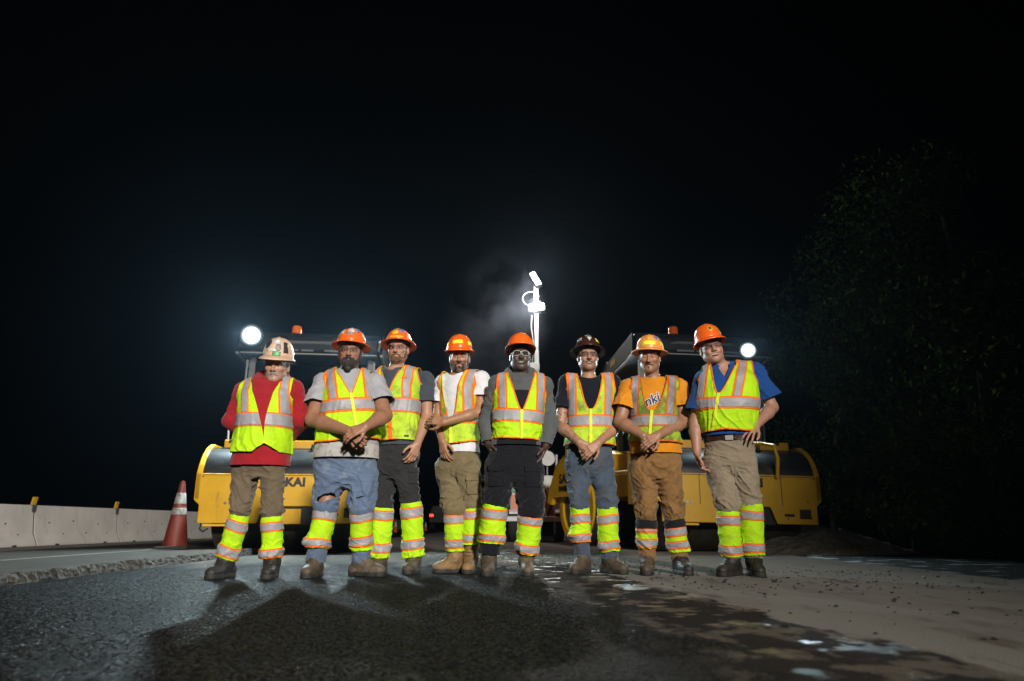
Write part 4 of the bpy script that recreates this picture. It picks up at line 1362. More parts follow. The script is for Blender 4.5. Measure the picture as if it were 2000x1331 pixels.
        hd.append((rcone(H(-0.030, 0.092, -0.0665 + up), H(0.030, 0.092, -0.0665 + up), 0.0028, 0.0028), 0.004, 'sub'))
    for s in (-1, 1):
        hd.append((ell(H(s * 0.078, -0.012, -0.006), v3(0.010, 0.021, 0.032) * hs, RHm), 0.008))
        hd.append((ell(H(s * 0.088, -0.006, -0.004), v3(0.006, 0.010, 0.018) * hs, RHm), 0.006, 'sub'))
    nb = v3(*cen(zn), zn - 0.03)
    neckp = [(rcone(H(0, -0.022, -0.055), nb, 0.054 * bulk ** 0.5, 0.060 * bulk ** 0.5), 0.03)]
    # ---- body: one field for head, neck, trunk, limbs
    arm = []
    for i in (0, 1):
        f = el[i] + (wr[i] - el[i]) * 0.3
        arm += [(rcone(sh[i], el[i], 0.053 * bulk, 0.043 * bulk), 0.04), (rcone(el[i], f, 0.043 * bulk, 0.046 * bulk), 0.02), (rcone(f, wr[i], 0.046 * bulk, 0.029 * bulk ** 0.5), 0.02)]
    leg = []
    for i in (0, 1):
        c = kn[i] + (an[i] - kn[i]) * 0.3 + ez * 0.0
        leg += [(rcone(hipj[i], kn[i], 0.068, 0.052), 0.02), (rcone(kn[i], c, 0.052, 0.055), 0.03), (rcone(c, an[i], 0.055, 0.038), 0.03)]
    hands, hand_end = [], []
    for i in (0, 1):
        hs_ = S['hand'][i]
        tip = J(hs_['tip'])
        d = unit(tip - wr[i])
        n = W(hs_['palm']); n = unit(n - d * (n @ d))
        sd = np.cross(d, n) * hs_.get('thumb', 1)
        k = hs_.get('size', 1.0)
        cu = hs_.get('curl', 0.4)
        it = []
        for q in range(4):
            fb = wr[i] + d * (0.093 - 0.006 * abs(q - 1.2)) * k + sd * (1.5 - q) * 0.0215 * k
            it.append((rcone(wr[i] + d * 0.008 + sd * (1.5 - q) * 0.011 * k, fb, 0.0165 * k, 0.0115 * k), 0.016))
        segs = [(0.046, 0.028, 0.021), (0.051, 0.031, 0.022), (0.048, 0.029, 0.022), (0.037, 0.022, 0.019)]
        for q in range(4):
            fb = wr[i] + d * (0.093 - 0.006 * abs(q - 1.2)) * k + sd * (1.5 - q) * 0.0215 * k
            ang = 0
            p = fb
            fan = (1.5 - q) * hs_.get('fan', 0.06)
            dd0 = unit(d + sd * fan)
            for g, L in enumerate(segs[q]):
                ang += cu * (1.0, 1.25, 0.9)[g] * (1 + 0.07 * q)
                pn = p + (dd0 * cos(ang) + n * sin(ang)) * L * k
                it.append((rcone(p, pn, (0.0098, 0.0090, 0.0083)[g] * k, (0.0092, 0.0084, 0.0070)[g] * k), 0.005))
                p = pn
        tb = wr[i] + d * 0.022 * k + sd * 0.024 * k + n * 0.006
        t1 = tb + unit(d * 0.62 + sd * 0.72 + n * 0.25) * 0.043 * k
        t2 = t1 + unit(d * 0.85 + sd * 0.38 + n * 0.35) * 0.034 * k
        t3 = t2 + unit(d * 0.95 + sd * 0.10 + n * 0.35) * 0.027 * k
        it += [(rcone(tb, t1, 0.0165 * k, 0.0118 * k), 0.012), (rcone(t1, t2, 0.0112 * k, 0.0102 * k), 0.006), (rcone(t2, t3, 0.0102 * k, 0.008 * k), 0.005)]
        hands.append((it, hs_))
    tor = [(torso(-0.012, -0.012), 0.0)] + shoulders(0.0)
    coarse = tor + neckp + arm + leg
    ax, F = build_field(coarse, 0.010)
    V, Q = surface(ax, F, 0.0, 1)
    chunks = []
    # cut planes: neck and wrists
    npl = nb + (H(0, -0.022, -0.055) - nb) * 0.35
    nd = unit(H(0, -0.022, -0.055) - nb)
    s = (npl - V) @ nd + 0.004
    s = np.where(np.linalg.norm(V[:, :2] - npl[:2], axis=1) < 0.22, s, 1.0)
    V, T = clip(V, Q, s)
    for i in (0, 1):
        u = unit(wr[i] - el[i])
        wp = wr[i] - u * 0.05
        s = (wp - V) @ u + 0.004
        s = np.where(np.linalg.norm(V - wr[i], axis=1) < 0.085, s, 1.0)
        V, T = clip(V, T, s)
    chunks.append((V, T))
    ax, F = build_field(hd + neckp + tor, 0.004, lo=hc - 0.16, hi=hc + 0.16)
    Vh, Qh = surface(ax, F, 0.0, 1)
    s = (Vh - npl) @ nd + 0.004
    s = np.minimum(s, 0.155 - np.max(np.abs(Vh - hc), axis=1))
    Vh, Th = clip(Vh, Qh, s)
    chunks.append((Vh, Th))
    for i in (0, 1):
        if S['hand'][i].get('hidden'):
            continue
        u = unit(wr[i] - el[i])
        fa = [(rcone(el[i] + (wr[i] - el[i]) * 0.3, wr[i], 0.046 * bulk, 0.029 * bulk ** 0.5), 0.02)]
        it = fa + hands[i][0]
        lo = np.min([p[0].lo for p in hands[i][0]], 0) - 0.07
        hi = np.max([p[0].hi for p in hands[i][0]], 0) + 0.07
        ax, F = build_field(it, 0.0032, lo=lo, hi=hi)
        Vq, Qq = surface(ax, F, 0.0, 1)
        s = (Vq - (wr[i] - u * 0.05)) @ u + 0.004
        s = np.minimum(s, 1.0)
        Vq, Tq = clip(Vq, Qq, s)
        chunks.append((Vq, Tq))
    n0 = 0
    VV, TT = [], []
    for (a, b) in chunks:
        VV.append(a); TT.append(b + n0); n0 += len(a)
    VB, TB = np.concatenate(VV), np.concatenate(TT)
    body = put('body', VB, TB, MT['skin'])
    body['label'] = S.get('body_label', 'bare skin of face, neck and hands')
    # skin colour with natural variation: lips, cheeks, stubble, knuckles
    skin = np.array(S['skin'])
    C = np.tile(skin, (len(VB), 1))
    hl = HL(VB)
    head_m = np.linalg.norm(hl, axis=1) < 0.19
    lips = head_m & (np.abs(hl[:, 0]) < 0.026) & (hl[:, 2] < -0.056) & (hl[:, 2] > -0.079) & (hl[:, 1] > 0.074)
    C[lips] = skin * np.array([0.93, 0.80, 0.78])
    if smile > 0.5:
        mo = head_m & (np.abs(hl[:, 0]) < 0.024) & (np.abs(hl[:, 2] + 0.067) < 0.008 * smile) & (hl[:, 1] < 0.086) & (hl[:, 1] > 0.05)
        C[mo] = skin * np.array([0.28, 0.12, 0.11])
    cheek = np.exp(-((np.abs(hl[:, 0]) - 0.04) ** 2 + (hl[:, 2] + 0.02) ** 2) / 0.0006) * head_m * (hl[:, 1] > 0.03)
    C *= 1 + np.outer(cheek, [0.10, -0.08, -0.08]) * S.get('blush', 1.0)
    st = S.get('stubble')
    if st:
        reg = head_m & (hl[:, 1] > -0.02) & (hl[:, 2] < -0.03 - 0.15 * np.maximum(0, 0.035 - np.abs(hl[:, 0])) * (hl[:, 2] > -0.09)) & ~lips & (hl[:, 2] > -0.125)
        C[reg] = C[reg] * (1 - st[0]) + np.array(st[1]) * st[0]
    brow = head_m & (np.abs(np.abs(hl[:, 0]) - 0.032) < 0.021) & (np.abs(hl[:, 2] - 0.027 + 0.12 * (np.abs(np.abs(hl[:, 0]) - 0.030))) < 0.0055) & (hl[:, 1] > 0.055)
    C[brow] = C[brow] * 0.2 + np.array(S.get('brow', (0.02, 0.014, 0.01))) * 0.8
    if S.get('tattoo') is not None:
        i = S['tattoo']
        ua = el[i] - sh[i]; 
        d1 = np.minimum(rcone(sh[i], el[i], 0.0, 0.0).fn(*VB.T), rcone(el[i], wr[i], 0.0, 0.0).fn(*VB.T))
        tn = np.abs(noise3(VB * 26, 5) + 0.4 * noise3(VB * 55, 8)) < 0.10
        tm = (d1 < 0.065) & tn & ~head_m & (np.linalg.norm(VB - wr[i], axis=1) > 0.05)
        C[tm] = C[tm] * 0.45 + 0.006
    a = body.data.color_attributes.new('Col', 'FLOAT_COLOR', 'POINT')
    a.data.foreach_set('color', np.concatenate([C, np.ones((len(C), 1))], 1).astype(np.float32).ravel())
    # ---- eyes, teeth
    for s in (-1, 1):
        mb = MB()
        c = H(s * 0.030, 0.0765, 0.006) - base
        r = 0.0125 * hs
        n, m = 14, 10
        Ve, Fe = [], []
        look = unit(hf * 1.0 + hu * S.get('look', 0.0) - v3(0, 0, 0.05))
        a1 = unit(np.cross(look, ez)); a2 = np.cross(a1, look)
        for i in range(m + 1):
            t = pi * i / m
            for k in range(n):
                q = 2 * pi * k / n
                Ve.append(c + r * (look * cos(t) + (a1 * cos(q) + a2 * sin(q)) * sin(t)))
        for i in range(m):
            for k in range(n):
                Fe.append((i * n + k, i * n + (k + 1) % n, (i + 1) * n + (k + 1) % n, (i + 1) * n + k))
        o = mesh_obj('eye', Ve, Fe, MT['eye_white'], root)
        o.data.materials.append(MT['eye_dark'])
        for pi_, p in enumerate(o.data.polygons):
            if pi_ < n * 2:
                p.material_index = 1
    if smile > 0.5:
        ax, F = build_field([(ell(H(0, 0.0735, -0.0615), v3(0.028, 0.012, 0.0056) * hs, RHm), 0)], 0.002)
        Vt, Qt = surface(ax, F)
        put('teeth', Vt, Qt, MT['teeth'])
    # eyelids
    lid = S.get('lid', 0.0)
    for s in (-1, 1):
        ax, F = build_field([(ell(H(s * 0.030, 0.0765, 0.006), v3(0.0142, 0.0142, 0.0142) * hs, RHm), 0)], 0.0022)
        Vl, Ql = surface(ax, F)
        q = HL(Vl)
        g = (q[:, 2] - 0.006) - (0.0045 - 0.016 * lid) + 0.10 * (np.abs(q[:, 0] - s * 0.030))
        g2 = -(q[:, 2] - 0.006) - 0.0075
        Vl, Tl = clip(Vl, Ql, np.maximum(g, g2))
        o = put('eyelid', Vl, Tl, MT['skin'])
        a = o.data.color_attributes.new('Col', 'FLOAT_COLOR', 'POINT')
        a.data.foreach_set('color', np.tile(np.append(skin * 0.9, 1), (len(Vl), 1)).astype(np.float32).ravel())
    # ---- hair and beard
    if S.get('hair'):
        ax, F = build_field([(ell(H(0, -0.022, 0.024), v3(0.080, 0.102, 0.094) * hs, RHm), 0)], 0.005)
        Vr, Qr = surface(ax, F)
        q = HL(Vr)
        low = np.where(q[:, 1] > -0.03, -0.012, -0.055)
        g = np.minimum(np.minimum(q[:, 2] - low, 0.085 - q[:, 2]), 0.022 - q[:, 1])
        Vr, Tr = clip(Vr, Qr, g)
        Vr = folds(Vr, normals(Vr, Tr), 0.002, (90, 90, 30), seed)
        put('hair', Vr, Tr, MT[S['hair']], solid=0.006)
    bd = S.get('beard')
    if bd:
        it = []
        B = bd['r']
        if bd.get('chops', True):
            for s in (-1, 1):
                it += [(rcone(H(s * 0.066 * jaw, 0.012, 0.0), H(s * 0.058 * jaw, 0.022, -0.052), 0.010 * B, 0.015 * B), 0.015),
                       (rcone(H(s * 0.058 * jaw, 0.022, -0.055), H(s * 0.022, 0.066, -0.094), 0.016 * B, 0.018 * B), 0.02)]
        if bd.get('chin', True):
            it += [(rcone(H(-0.02, 0.072, -0.090), H(0.02, 0.072, -0.090), 0.017 * B, 0.017 * B), 0.02),
                   (rcone(H(0, 0.082, -0.082), H(0, 0.070, -0.10 - bd.get('long', 0)), 0.013 * B, 0.018 * B), 0.015)]
        if bd.get('stache', True):
            for s in (-1, 1):
                it += [(rcone(H(0, 0.093, -0.0520), H(s * 0.031, 0.078, -0.063), 0.0062 * bd.get('st', 1), 0.0055 * bd.get('st', 1)), 0.006)]
            if bd.get('goatee', True):
                for s in (-1, 1):
                    it += [(rcone(H(s * 0.032, 0.076, -0.062), H(s * 0.026, 0.073, -0.088), 0.0062 * B, 0.010 * B), 0.008)]
        it.append((rcone(H(-0.020, 0.094, -0.0665), H(0.020, 0.094, -0.0665), 0.0055, 0.0055), 0.003, 'sub'))
        ax, F = build_field(it, 0.0035)
        Vb, Qb = surface(ax, F, 0, 1)
        N = normals(Vb, Qb)
        Vb = folds(Vb, N, 0.0022 * min(B, 1.3), (120, 120, 55), seed + 1)
        put('beard' if bd.get('chin', True) else 'moustache', Vb, Qb, MT[bd['mat']])
    # ---- glasses
    gl = S.get('glasses')
    if gl:
        fr = empty('safety_glasses', (0, 0, 0), 0, root)
        mbf = MB()
        lens_pts = []
        for s in (-1, 1):
            pts = []
            for k in range(20):
                t = 2 * pi * k / 20
                x = s * 0.0335 + 0.029 * np.sign(cos(t)) * abs(cos(t)) ** 0.7
                z = 0.004 + 0.0195 * np.sign(sin(t)) * abs(sin(t)) ** 0.7
                y = 0.106 - 3.6 * abs(x) ** 2 * 1.6
                pts.append(H(x, y, z) - base)
            lens_pts.append(pts)
            mbf.tube(pts, 0.0010 * (gl.get('thick', 1.0)), 6, closed=True)
            mbf.tube([H(s * 0.062, 0.084, 0.010) - base, H(s * 0.074, 0.066, 0.012) - base, H(s * 0.081, -0.005, 0.012) - base, H(s * 0.080, -0.025, 0.0) - base], 0.0018 * gl.get('thick', 1.0), 6)
        mbf.tube([H(-0.007, 0.108, 0.010) - base, H(0, 0.110, 0.013) - base, H(0.007, 0.108, 0.010) - base], 0.002, 6)
        mbf.build('frame', MT[gl['mat']], fr, smooth=True)
        for pts in lens_pts:
            mesh_obj('lens', pts, [tuple(range(20))], MT['lens'], fr, smooth=False, solid=0.0015)
    # ---- hard hat
    hat(S['hat'], root, lambda x, y, z: H(x, y, z) - base, hs, RHm)
    # ---- shirt
    sg = S['shirt']
    zhem = fz(sg['hem'])
    lng = sg.get('long', False)
    dx = sg.get('loose', 0.014)
    def shirt_f(z, rx, ry):
        if z < s_bd[0]:
            rx = max(rx, min(mw + LV - 0.012, hw + 0.03)); ry = max(ry, 0.128 + belly * 0.7 + dx)
        return rx, ry
    tp = torso(dx, dx + 0.004, f=shirt_f)
    it = [(tp, 0.0)] + shoulders(0.012)
    slv = []
    for i in (0, 1):
        if lng:
            a = rcone(sh[i], el[i], 0.061 * bulk, 0.062 * bulk)
            b = rcone_cut(el[i], wr[i], 0.064 * bulk, 0.048, 0.01)
            it += [(a, 0.05), (b, 0.03)]
            slv.append((el[i], wr[i], 1.0, [a, b]))
        else:
            e = sh[i] + (el[i] - sh[i]) * sg.get('sleeve', 0.62)
            a = rcone_cut(sh[i], e, 0.058 * bulk, sg.get('flare', 0.080) * bulk ** 0.7, 0.02)
            it += [(a, 0.05)]
            slv.append((sh[i], e, 1.0, [a]))
    if sg.get('hood'):
        ring = []
        for k in range(13):
            t = 2 * pi * k / 12
            r = 0.096
            c = nb + e1 * r * sin(t) * 1.06 + e2 * (r * cos(t) * 1.05 - 0.004) + ez * (0.050 - 0.070 * cos(t))
            ring.append(c)
        for k in range(12):
            front = abs(k - 5.5) > 4.6
            it.append((rcone(ring[k], ring[k + 1], 0.026 if front else 0.034, 0.026 if front else 0.034), 0.015))
    ax, F = build_field(it, 0.0075)
    Vs, Qs = surface(ax, F, 0, 2)
    N = normals(Vs, Qs)
    N[:, 2] *= 0.5
    am = np.zeros(len(Vs))
    for i in (0, 1):
        dd = np.minimum.reduce([p.fn(*Vs.T) for p in slv[i][3]])
        am = np.maximum(am, np.clip(1 - dd / 0.03, 0, 1))
    Vs = creases(Vs, N, 0.009, (9, 9, 13), seed + 4, 0.3 + 0.8 * am)
    Vs = creases(Vs, N, 0.004, (20, 20, 28), seed + 9, 0.3 + 0.8 * am)
    g = Vs[:, 2] - zhem
    sleeve_z = min(e[1][2] for e in slv) - 0.1
    for i in (0, 1):
        a, b, _, ps = slv[i]
        u = unit(b - a); L = np.linalg.norm(b - a)
        dsl = np.minimum.reduce([p.fn(*Vs.T) for p in ps])
        own = dsl < np.minimum(tp.fn(*Vs.T), 0.03)
        pl = L - (Vs - a) @ u
        near = np.linalg.norm(Vs - b, axis=1) < 0.16
        g = np.where(own & near, pl + 0.0005 * noise3(Vs * 30, 2), np.where(own, 1.0, g))
    if not sg.get('hood'):
        nr = sg.get('neck_r', 0.066)
        rel = Vs - nb
        rad = np.hypot(rel @ e1, (rel @ e2) * 0.95 + 0.0)
        zz = Vs[:, 2] - (nb[2] + 0.005)
        front = np.clip((rel @ e2) / 0.08, -1, 1)
        gn = np.where((zz > -0.09) & (rad < 0.16), np.maximum(rad - nr - 0.02, -zz - 0.005 - sg.get('scoop', 0.035) * front), 1.0)
        g = np.minimum(g, gn)
    else:
        rel = Vs - nb
        rad = np.hypot(rel @ e1, rel @ e2)
        g = np.minimum(g, np.where((Vs[:, 2] > nb[2] - 0.02) & (rad < 0.2), rad - 0.064, 1.0))
    if sg.get('collar'):
        lxx = np.abs((Vs - nb) @ e1)
        fr_ = (Vs - nb) @ e2 > 0.0
        g = np.minimum(g, np.where(fr_ & (Vs[:, 2] < zn + 0.1), lxx - 0.050 * np.clip((Vs[:, 2] - (zn - 0.12)) / 0.11, 0, 1) + np.where(Vs[:, 2] < zn - 0.12, 0.02, 0), 1.0))
    Vs, Ts = clip(Vs, Qs, g)
    so = put(sg.get('name', 'tee_shirt'), Vs, Ts, MT[sg['mat']], solid=0.004)
    if sg.get('lower'):   # a darker lower block of the garment
        zl = fz(sg['lower'][0])
        q = Vs + normals(Vs, Ts) * 0.0025
        rel = np.stack([Vs[:, 0] - cen(Vs[:, 2])[0], Vs[:, 1] - cen(Vs[:, 2])[1]], 1)
        front = rel @ e2[:2]
        lx = np.abs(rel @ e1[:2])
        Vl, Tl = clip(q, Ts, np.clip(zl - q[:, 2] + 0.006 * noise3(q * 18, 3), -0.1, 0.1) if len(sg['lower']) > 2 else np.minimum(np.minimum(zl - q[:, 2], front - 0.02), cw * 0.85 - lx))
        if len(Tl):
            put('front_panel', Vl, Tl, MT[sg['lower'][1]], so, solid=0.002)
    if sg.get('collar'):
        it = []
        for k in range(9):
            t = radians(35 + 290 * k / 8.0)
            c = lambda t: nb + e1 * 0.082 * sin(t) + e2 * (0.078 * cos(t) - 0.004) + ez * (0.045 - 0.030 * cos(t))
            t2 = radians(35 + 290 * (k + 1) / 8.0)
            if k < 8:
                it.append((rcone(c(t), c(t2), 0.016, 0.016), 0.01))
        for s in (-1, 1):
            it.append((rcone(nb + e1 * s * 0.050 + e2 * 0.072 + ez * 0.015, nb + e1 * s * 0.070 + e2 * 0.118 - ez * 0.045, 0.016, 0.010), 0.012))
        ax, F = build_field(it, 0.005)
        Vc, Qc = surface(ax, F)
        put('collar', Vc, Qc, MT[sg['mat']], so)
    # ---- trousers
    tg = S['pants']
    zw = fz(tg.get('top', sg['hem'])) + tg.get('rise', 0.03)
    th = tg.get('thigh', 0.100); kr = tg.get('knee', 0.074); cu = tg.get('cuff', 0.068)
    it = [(torso(0.008, 0.013), 0.0)]
    ends = []
    gts = []
    for i in (0, 1):
        gt = S['gaiter'][i]
        def ty(y, i=i):
            z = at(S['kn'][i][0], y, D - 0.09)[2]
            return (kn[i][2] - z) / (kn[i][2] - an[i][2])
        gts.append(dict(gt, t=(ty(gt['y'][0]), ty(gt['y'][1])), bands=[(ty(a), ty(b)) for (a, b) in gt['bands']], cuff=(ty(gt['cuff']) if gt.get('cuff') else None)))
        r0, r1 = gt.get('r', (0.078, 0.080))
        ax_ = an[i] - kn[i]
        t0 = gts[i]['t'][0]
        e = kn[i] + ax_ * tg.get('end', [0.98, 0.98])[i]
        if t0 < 0.03:
            kk = kn[i] + (hipj[i] - kn[i]) * (0.05 - t0 * 1.1)
            it += [(rcone(hipj[i], kk, th, kr), 0.022), (rcone(kk, kn[i], min(kr, r0 - 0.012), min(kr, r0 - 0.012)), 0.01)]
            tk = kn[i]
        else:
            tk = kn[i] + ax_ * t0
            it += [(rcone(hipj[i], kn[i], th, kr), 0.022), (rcone(kn[i], tk - unit(ax_) * 0.03, kr, kr * 0.97), 0.02)]
        it += [(rcone_cut(tk, e, min(kr, r0 - 0.012), min(cu, r1 - 0.012), 0.02), 0.012)]
        ends.append(e)
    ax, F = build_field(it, 0.008)
    Vp, Qp = surface(ax, F, 0, 2)
    N = normals(Vp, Qp)
    kd = np.minimum(np.linalg.norm(Vp - kn[0], axis=1), np.linalg.norm(Vp - kn[1], axis=1))
    cd = np.linalg.norm(Vp - crotch, axis=1)
    below = np.ones(len(Vp))
    for i in (0, 1):
        tt = ((Vp - kn[i]) @ (an[i] - kn[i])) / ((an[i] - kn[i]) @ (an[i] - kn[i]))
        mine = np.abs(Vp[:, 0] - (kn[i][0] + np.clip(tt, 0, 1) * (an[i] - kn[i])[0])) < 0.10
        t0, t1 = gts[i]['t']
        below = np.where(mine & (tt > t0 - 0.04) & (tt < t1 + 0.03), 0.15, below)
    m = (0.40 + 1.0 * np.exp(-(kd / 0.14) ** 2) + 0.8 * np.exp(-(cd / 0.13) ** 2)) * below
    Vp = creases(Vp, N, 0.017, (7.5, 7.5, 17), seed + 21, m)
    Vp = creases(Vp, N, 0.008, (15, 15, 36), seed + 23, m)
    g = zw - Vp[:, 2]
    for i in (0, 1):
        u = unit(ends[i] - kn[i]); L = np.linalg.norm(ends[i] - kn[i])
        pl = L - (Vp - kn[i]) @ u
        o2 = np.linalg.norm((Vp - (kn[i] + np.outer(np.clip((Vp - kn[i]) @ u, 0, 9), u))), axis=1)
        g = np.where((Vp[:, 2] < kn[i][2]) & (o2 < 0.125), np.minimum(g, pl), g)
    if S.get('rip'):
        for (rx, ry_, rw, rh) in S['rip']:
            c = at(rx, ry_, D - 0.09)
            q = Vp - c
            fr = (Vp[:, 1] < D + 0.02)
            e_ = (q[:, 0] / rw) ** 2 + ((q[:, 2] - 0.25 * q[:, 0]) / rh) ** 2 - 1 + 0.35 * noise3(Vp * 60, 4)
            g = np.where(fr, np.minimum(g, e_ * 0.02), g)
    Vp2, Tp = clip(Vp, Qp, g)
    po = put(tg.get('name', 'trousers'), Vp2, Tp, MT[tg['mat']], solid=0.004)
    # pockets, fly
    Np = normals(Vp2, Tp)
    lx = (Vp2 - np.stack([*cen(Vp2[:, 2]), Vp2[:, 2]], 1)) @ e1
    for (px, py, w_, h_) in tg.get('pockets', []):
        c = at(px, py, D - 0.07)
        q = Vp2 - c
        g = np.minimum(np.minimum(w_ / 2 - np.abs(q[:, 0]), h_ / 2 - np.abs(q[:, 2])), D + 0.03 - Vp2[:, 1])
        Vk, Tk, _ = clip(Vp2 + Np * 0.010, Tp, g, Np)
        isl = islands(Vk, Tk)
        if isl:
            Vk, Tk = max(isl, key=lambda q: len(q[1]))
            pk = put('cargo_pocket', Vk, Tk, MT[tg['mat']], po, solid=0.012)
            g2 = np.minimum(g, (q[:, 2] - h_ * 0.26))
            Vk, Tk, _ = clip(Vp2 + Np * 0.016, Tp, np.minimum(g2 + 0.004, 1), Np)
            isl = islands(Vk, Tk)
            if isl:
                Vk, Tk = max(isl, key=lambda q: len(q[1]))
                put('pocket_flap', Vk, Tk, MT[tg['mat']], po, solid=0.006)
    if tg.get('belt'):
        zb = fz(tg['belt'])
        q = Vp2[:, 2]
        Vk, Tk, _ = clip(Vp2 + Np * 0.006, Tp, 0.019 - np.abs(q - zb), Np)
        bo = put('belt', Vk, Tk, MT['belt'], po, solid=0.004)
        c = v3(*cen(zb), zb) + e2 * 0.158
        mb = MB().box(-0.03, 0.03, -0.004, 0.004, -0.022, 0.022)
        Vb = np.array([c + e1 * v[0] + e2 * v[1] + ez * v[2] for v in mb.V])
        put('buckle', Vb, mb.F, MT['buckle'], bo, smooth=False, bevel=0.003)
    # ---- gaiters
    for i in (0, 1):
        gt = gts[i]
        a, b = kn[i], an[i]
        u = unit(b - a); L = np.linalg.norm(b - a)
        t0, t1 = gt['t']
        A, B2 = a + u * (t0 * L - 0.04), a + u * (t1 * L + 0.04)
        r0, r1 = gt.get('r', (0.078, 0.080))
        f0 = unit(v3(0.3 * (1 if i else -1), -1, 0))
        it = [(rcone(A, B2, r0, r1), 0.0), (rcone(A + u * 0.08 + ez * 0 + v3(0, 0.02, 0), A + u * 0.2 + v3(0, 0.02, 0), r0 * 0.92, r0 * 0.92), 0.03)]
        bl = gt.get('bulge')
        if bl:
            c = a + u * (t1 * L - bl[2]) + v3(bl[0], bl[1], 0)
            it.append((ell(c, (0.055, 0.06, 0.035)), 0.03))
        ax, F = build_field(it, 0.0065)
        Vg, Qg = surface(ax, F, 0, 2)
        N = normals(Vg, Qg)
        tt = ((Vg - a) @ u) / L
        wm = 0.5 + 1.0 * np.clip((tt - (t0 + t1) / 2) / (t1 - t0) * 2, 0, 1)
        Vg = creases(Vg, N, 0.010, (8, 8, 19), seed + 31 + i, wm)
        Vg = creases(Vg, N, 0.005, (16, 16, 38), seed + 35 + i, wm)
        tilt = gt.get('tilt', 0.0)
        wob = 0.010 * noise3(Vg * v3(9, 9, 2), seed + 40 + i) / L
        tt = ((Vg - a) @ u) / L + tilt * (Vg[:, 0] - a[0]) + wob
        g = np.minimum(tt - t0, t1 - tt)
        Vq, Tq, X = clip(Vg, Qg, g, np.concatenate([tt[:, None], normals(Vg, Qg)], 1))
        go = put('leg_gaiter', Vq, Tq, MT[gt.get('mat', 'lime')], solid=0.003)
        for (b0, b1) in gt['bands']:
            s = np.minimum(X[:, 0] - b0, b1 - X[:, 0])
            Vt, Tt = clip(Vq + X[:, 1:] * 0.003, Tq, s)
            for (Vi, Ti) in islands(Vt, Tt):
                put('orange_edging', Vi, Ti, MT['hi_orange'], go, solid=0.002)
            e = 0.011 / L
            s = np.minimum(X[:, 0] - b0 - e, b1 - e - X[:, 0])
            Vt, Tt = clip(Vq + X[:, 1:] * 0.0055, Tq, s)
            for (Vi, Ti) in islands(Vt, Tt):
                put('reflective_tape', Vi, Ti, MT['silver'], go, solid=0.002)
        if gt.get('cuff'):
            s = np.minimum(X[:, 0] - t0, gt['cuff'] - X[:, 0])
            Vt, Tt = clip(Vq + X[:, 1:] * 0.004, Tq, s)
            put('knee_cuff', Vt, Tt, MT['black_mesh'], go, solid=0.003)
    # ---- boots
    for i in (0, 1):
        bt = S['boot'][i]
        dirv = unit(v3(bt['dir'][0], bt['dir'][1], 0))
        sdv = v3(-dirv[1], dirv[0], 0)
        c = v3(an[i][0], an[i][1], 0) + v3(*bt.get('off', (0, 0)), 0)
        Lb = bt.get('len', 0.25) * 0.92
        heel, ball, toe = c - dirv * 0.055, c + dirv * (Lb * 0.44), c + dirv * (Lb * 0.60)
        top = an[i] + (kn[i] - an[i]) * 0.33
        it = [(rcone(an[i] + ez * 0.0, top, 0.052, 0.056), 0.0),
              (rcone(heel + ez * 0.055, an[i] - dirv * 0.01, 0.042, 0.052), 0.03),
              (rcone(an[i] + dirv * 0.02 - ez * 0.01, ball + ez * 0.048, 0.050, 0.038), 0.03),
              (ell(toe + ez * 0.043, (0.058, 0.044, 0.040), np.stack([dirv, sdv, ez])), 0.03),
              (rcone(heel + ez * 0.04, ball + ez * 0.04, 0.040, 0.044), 0.02)]
        ax, F = build_field(it, 0.006)
        Vb, Qb = surface(ax, F, 0, 1)
        N = normals(Vb, Qb)
        Vb = folds(Vb, N, 0.003, (30, 30, 40), seed + 50 + i, 0.7)
        ft = (Vb - c) @ dirv
        Vb, Tb = clip(Vb, Qb, Vb[:, 2] - 0.022)
        bo = put('boot', Vb, Tb, MT[bt['mat']])
        it = [(rcone(heel + ez * 0.015, c + ez * 0.015, 0.041, 0.038), 0.0), (rcone(c + ez * 0.015, ball + ez * 0.015, 0.038, 0.045), 0.02),
              (rcone(ball + ez * 0.015, toe + ez * 0.015 + dirv * 0.016, 0.045, 0.041), 0.02)]
        ax, F = build_field(it, 0.005)
        Vq, Qq = surface(ax, F, 0.003, 1)
        Vq[:, 2] = np.clip(Vq[:, 2], 0.001, 0.034)
        put('sole', Vq, Qq, MT['sole'], bo)
        mb = MB()
        for k in range(5):
            p = an[i] + dirv * (0.052 + 0.014 * (4 - k) * 0.8) + ez * (0.075 - 0.026 * (4 - k))
            mb.tube([p - sdv * 0.03 - dirv * 0.014 - base, p + dirv * 0.006 - base, p + sdv * 0.03 - dirv * 0.014 - base], 0.0032, 5)
        mb.build('laces', MT['lace'], bo, smooth=True)
    # ---- vest
    vg = S['vest']
    zv, zh = fz(vg['v']), fz(vg['hem'])
    (zb1, zb0) = [fz(y) for y in vg['band']]
    lo_ = LV
    def vest_f(z, rx, ry):
        if z < s_hm[0] + 0.03:
            rx = mw + LV; ry = max(ry, 0.132 + belly * 0.8 + lo_)
        return rx, ry
    it = [(torso(lo_, lo_ + 0.006, f=vest_f, fwd=0.004), 0.0)] + shoulders(0.034, 1.02)
    ax, F = build_field(it, 0.0065, lo=None)
    Vv, Qv = surface(ax, F, 0, 2)
    Vv, Tv = clip(Vv, Qv, np.minimum(Vv[:, 2] - zh + 0.12, 1.0))
    N = normals(Vv, Tv)
    wm = 0.4 + 0.8 * np.clip((zb0 - Vv[:, 2]) / 0.12 + 0.4, 0, 1)
    Vv = creases(Vv, N, 0.010, (9, 9, 5), seed + 61, wm)
    Vv = creases(Vv, N, 0.0045, (17, 17, 22), seed + 63, wm)
    N = normals(Vv, Tv)
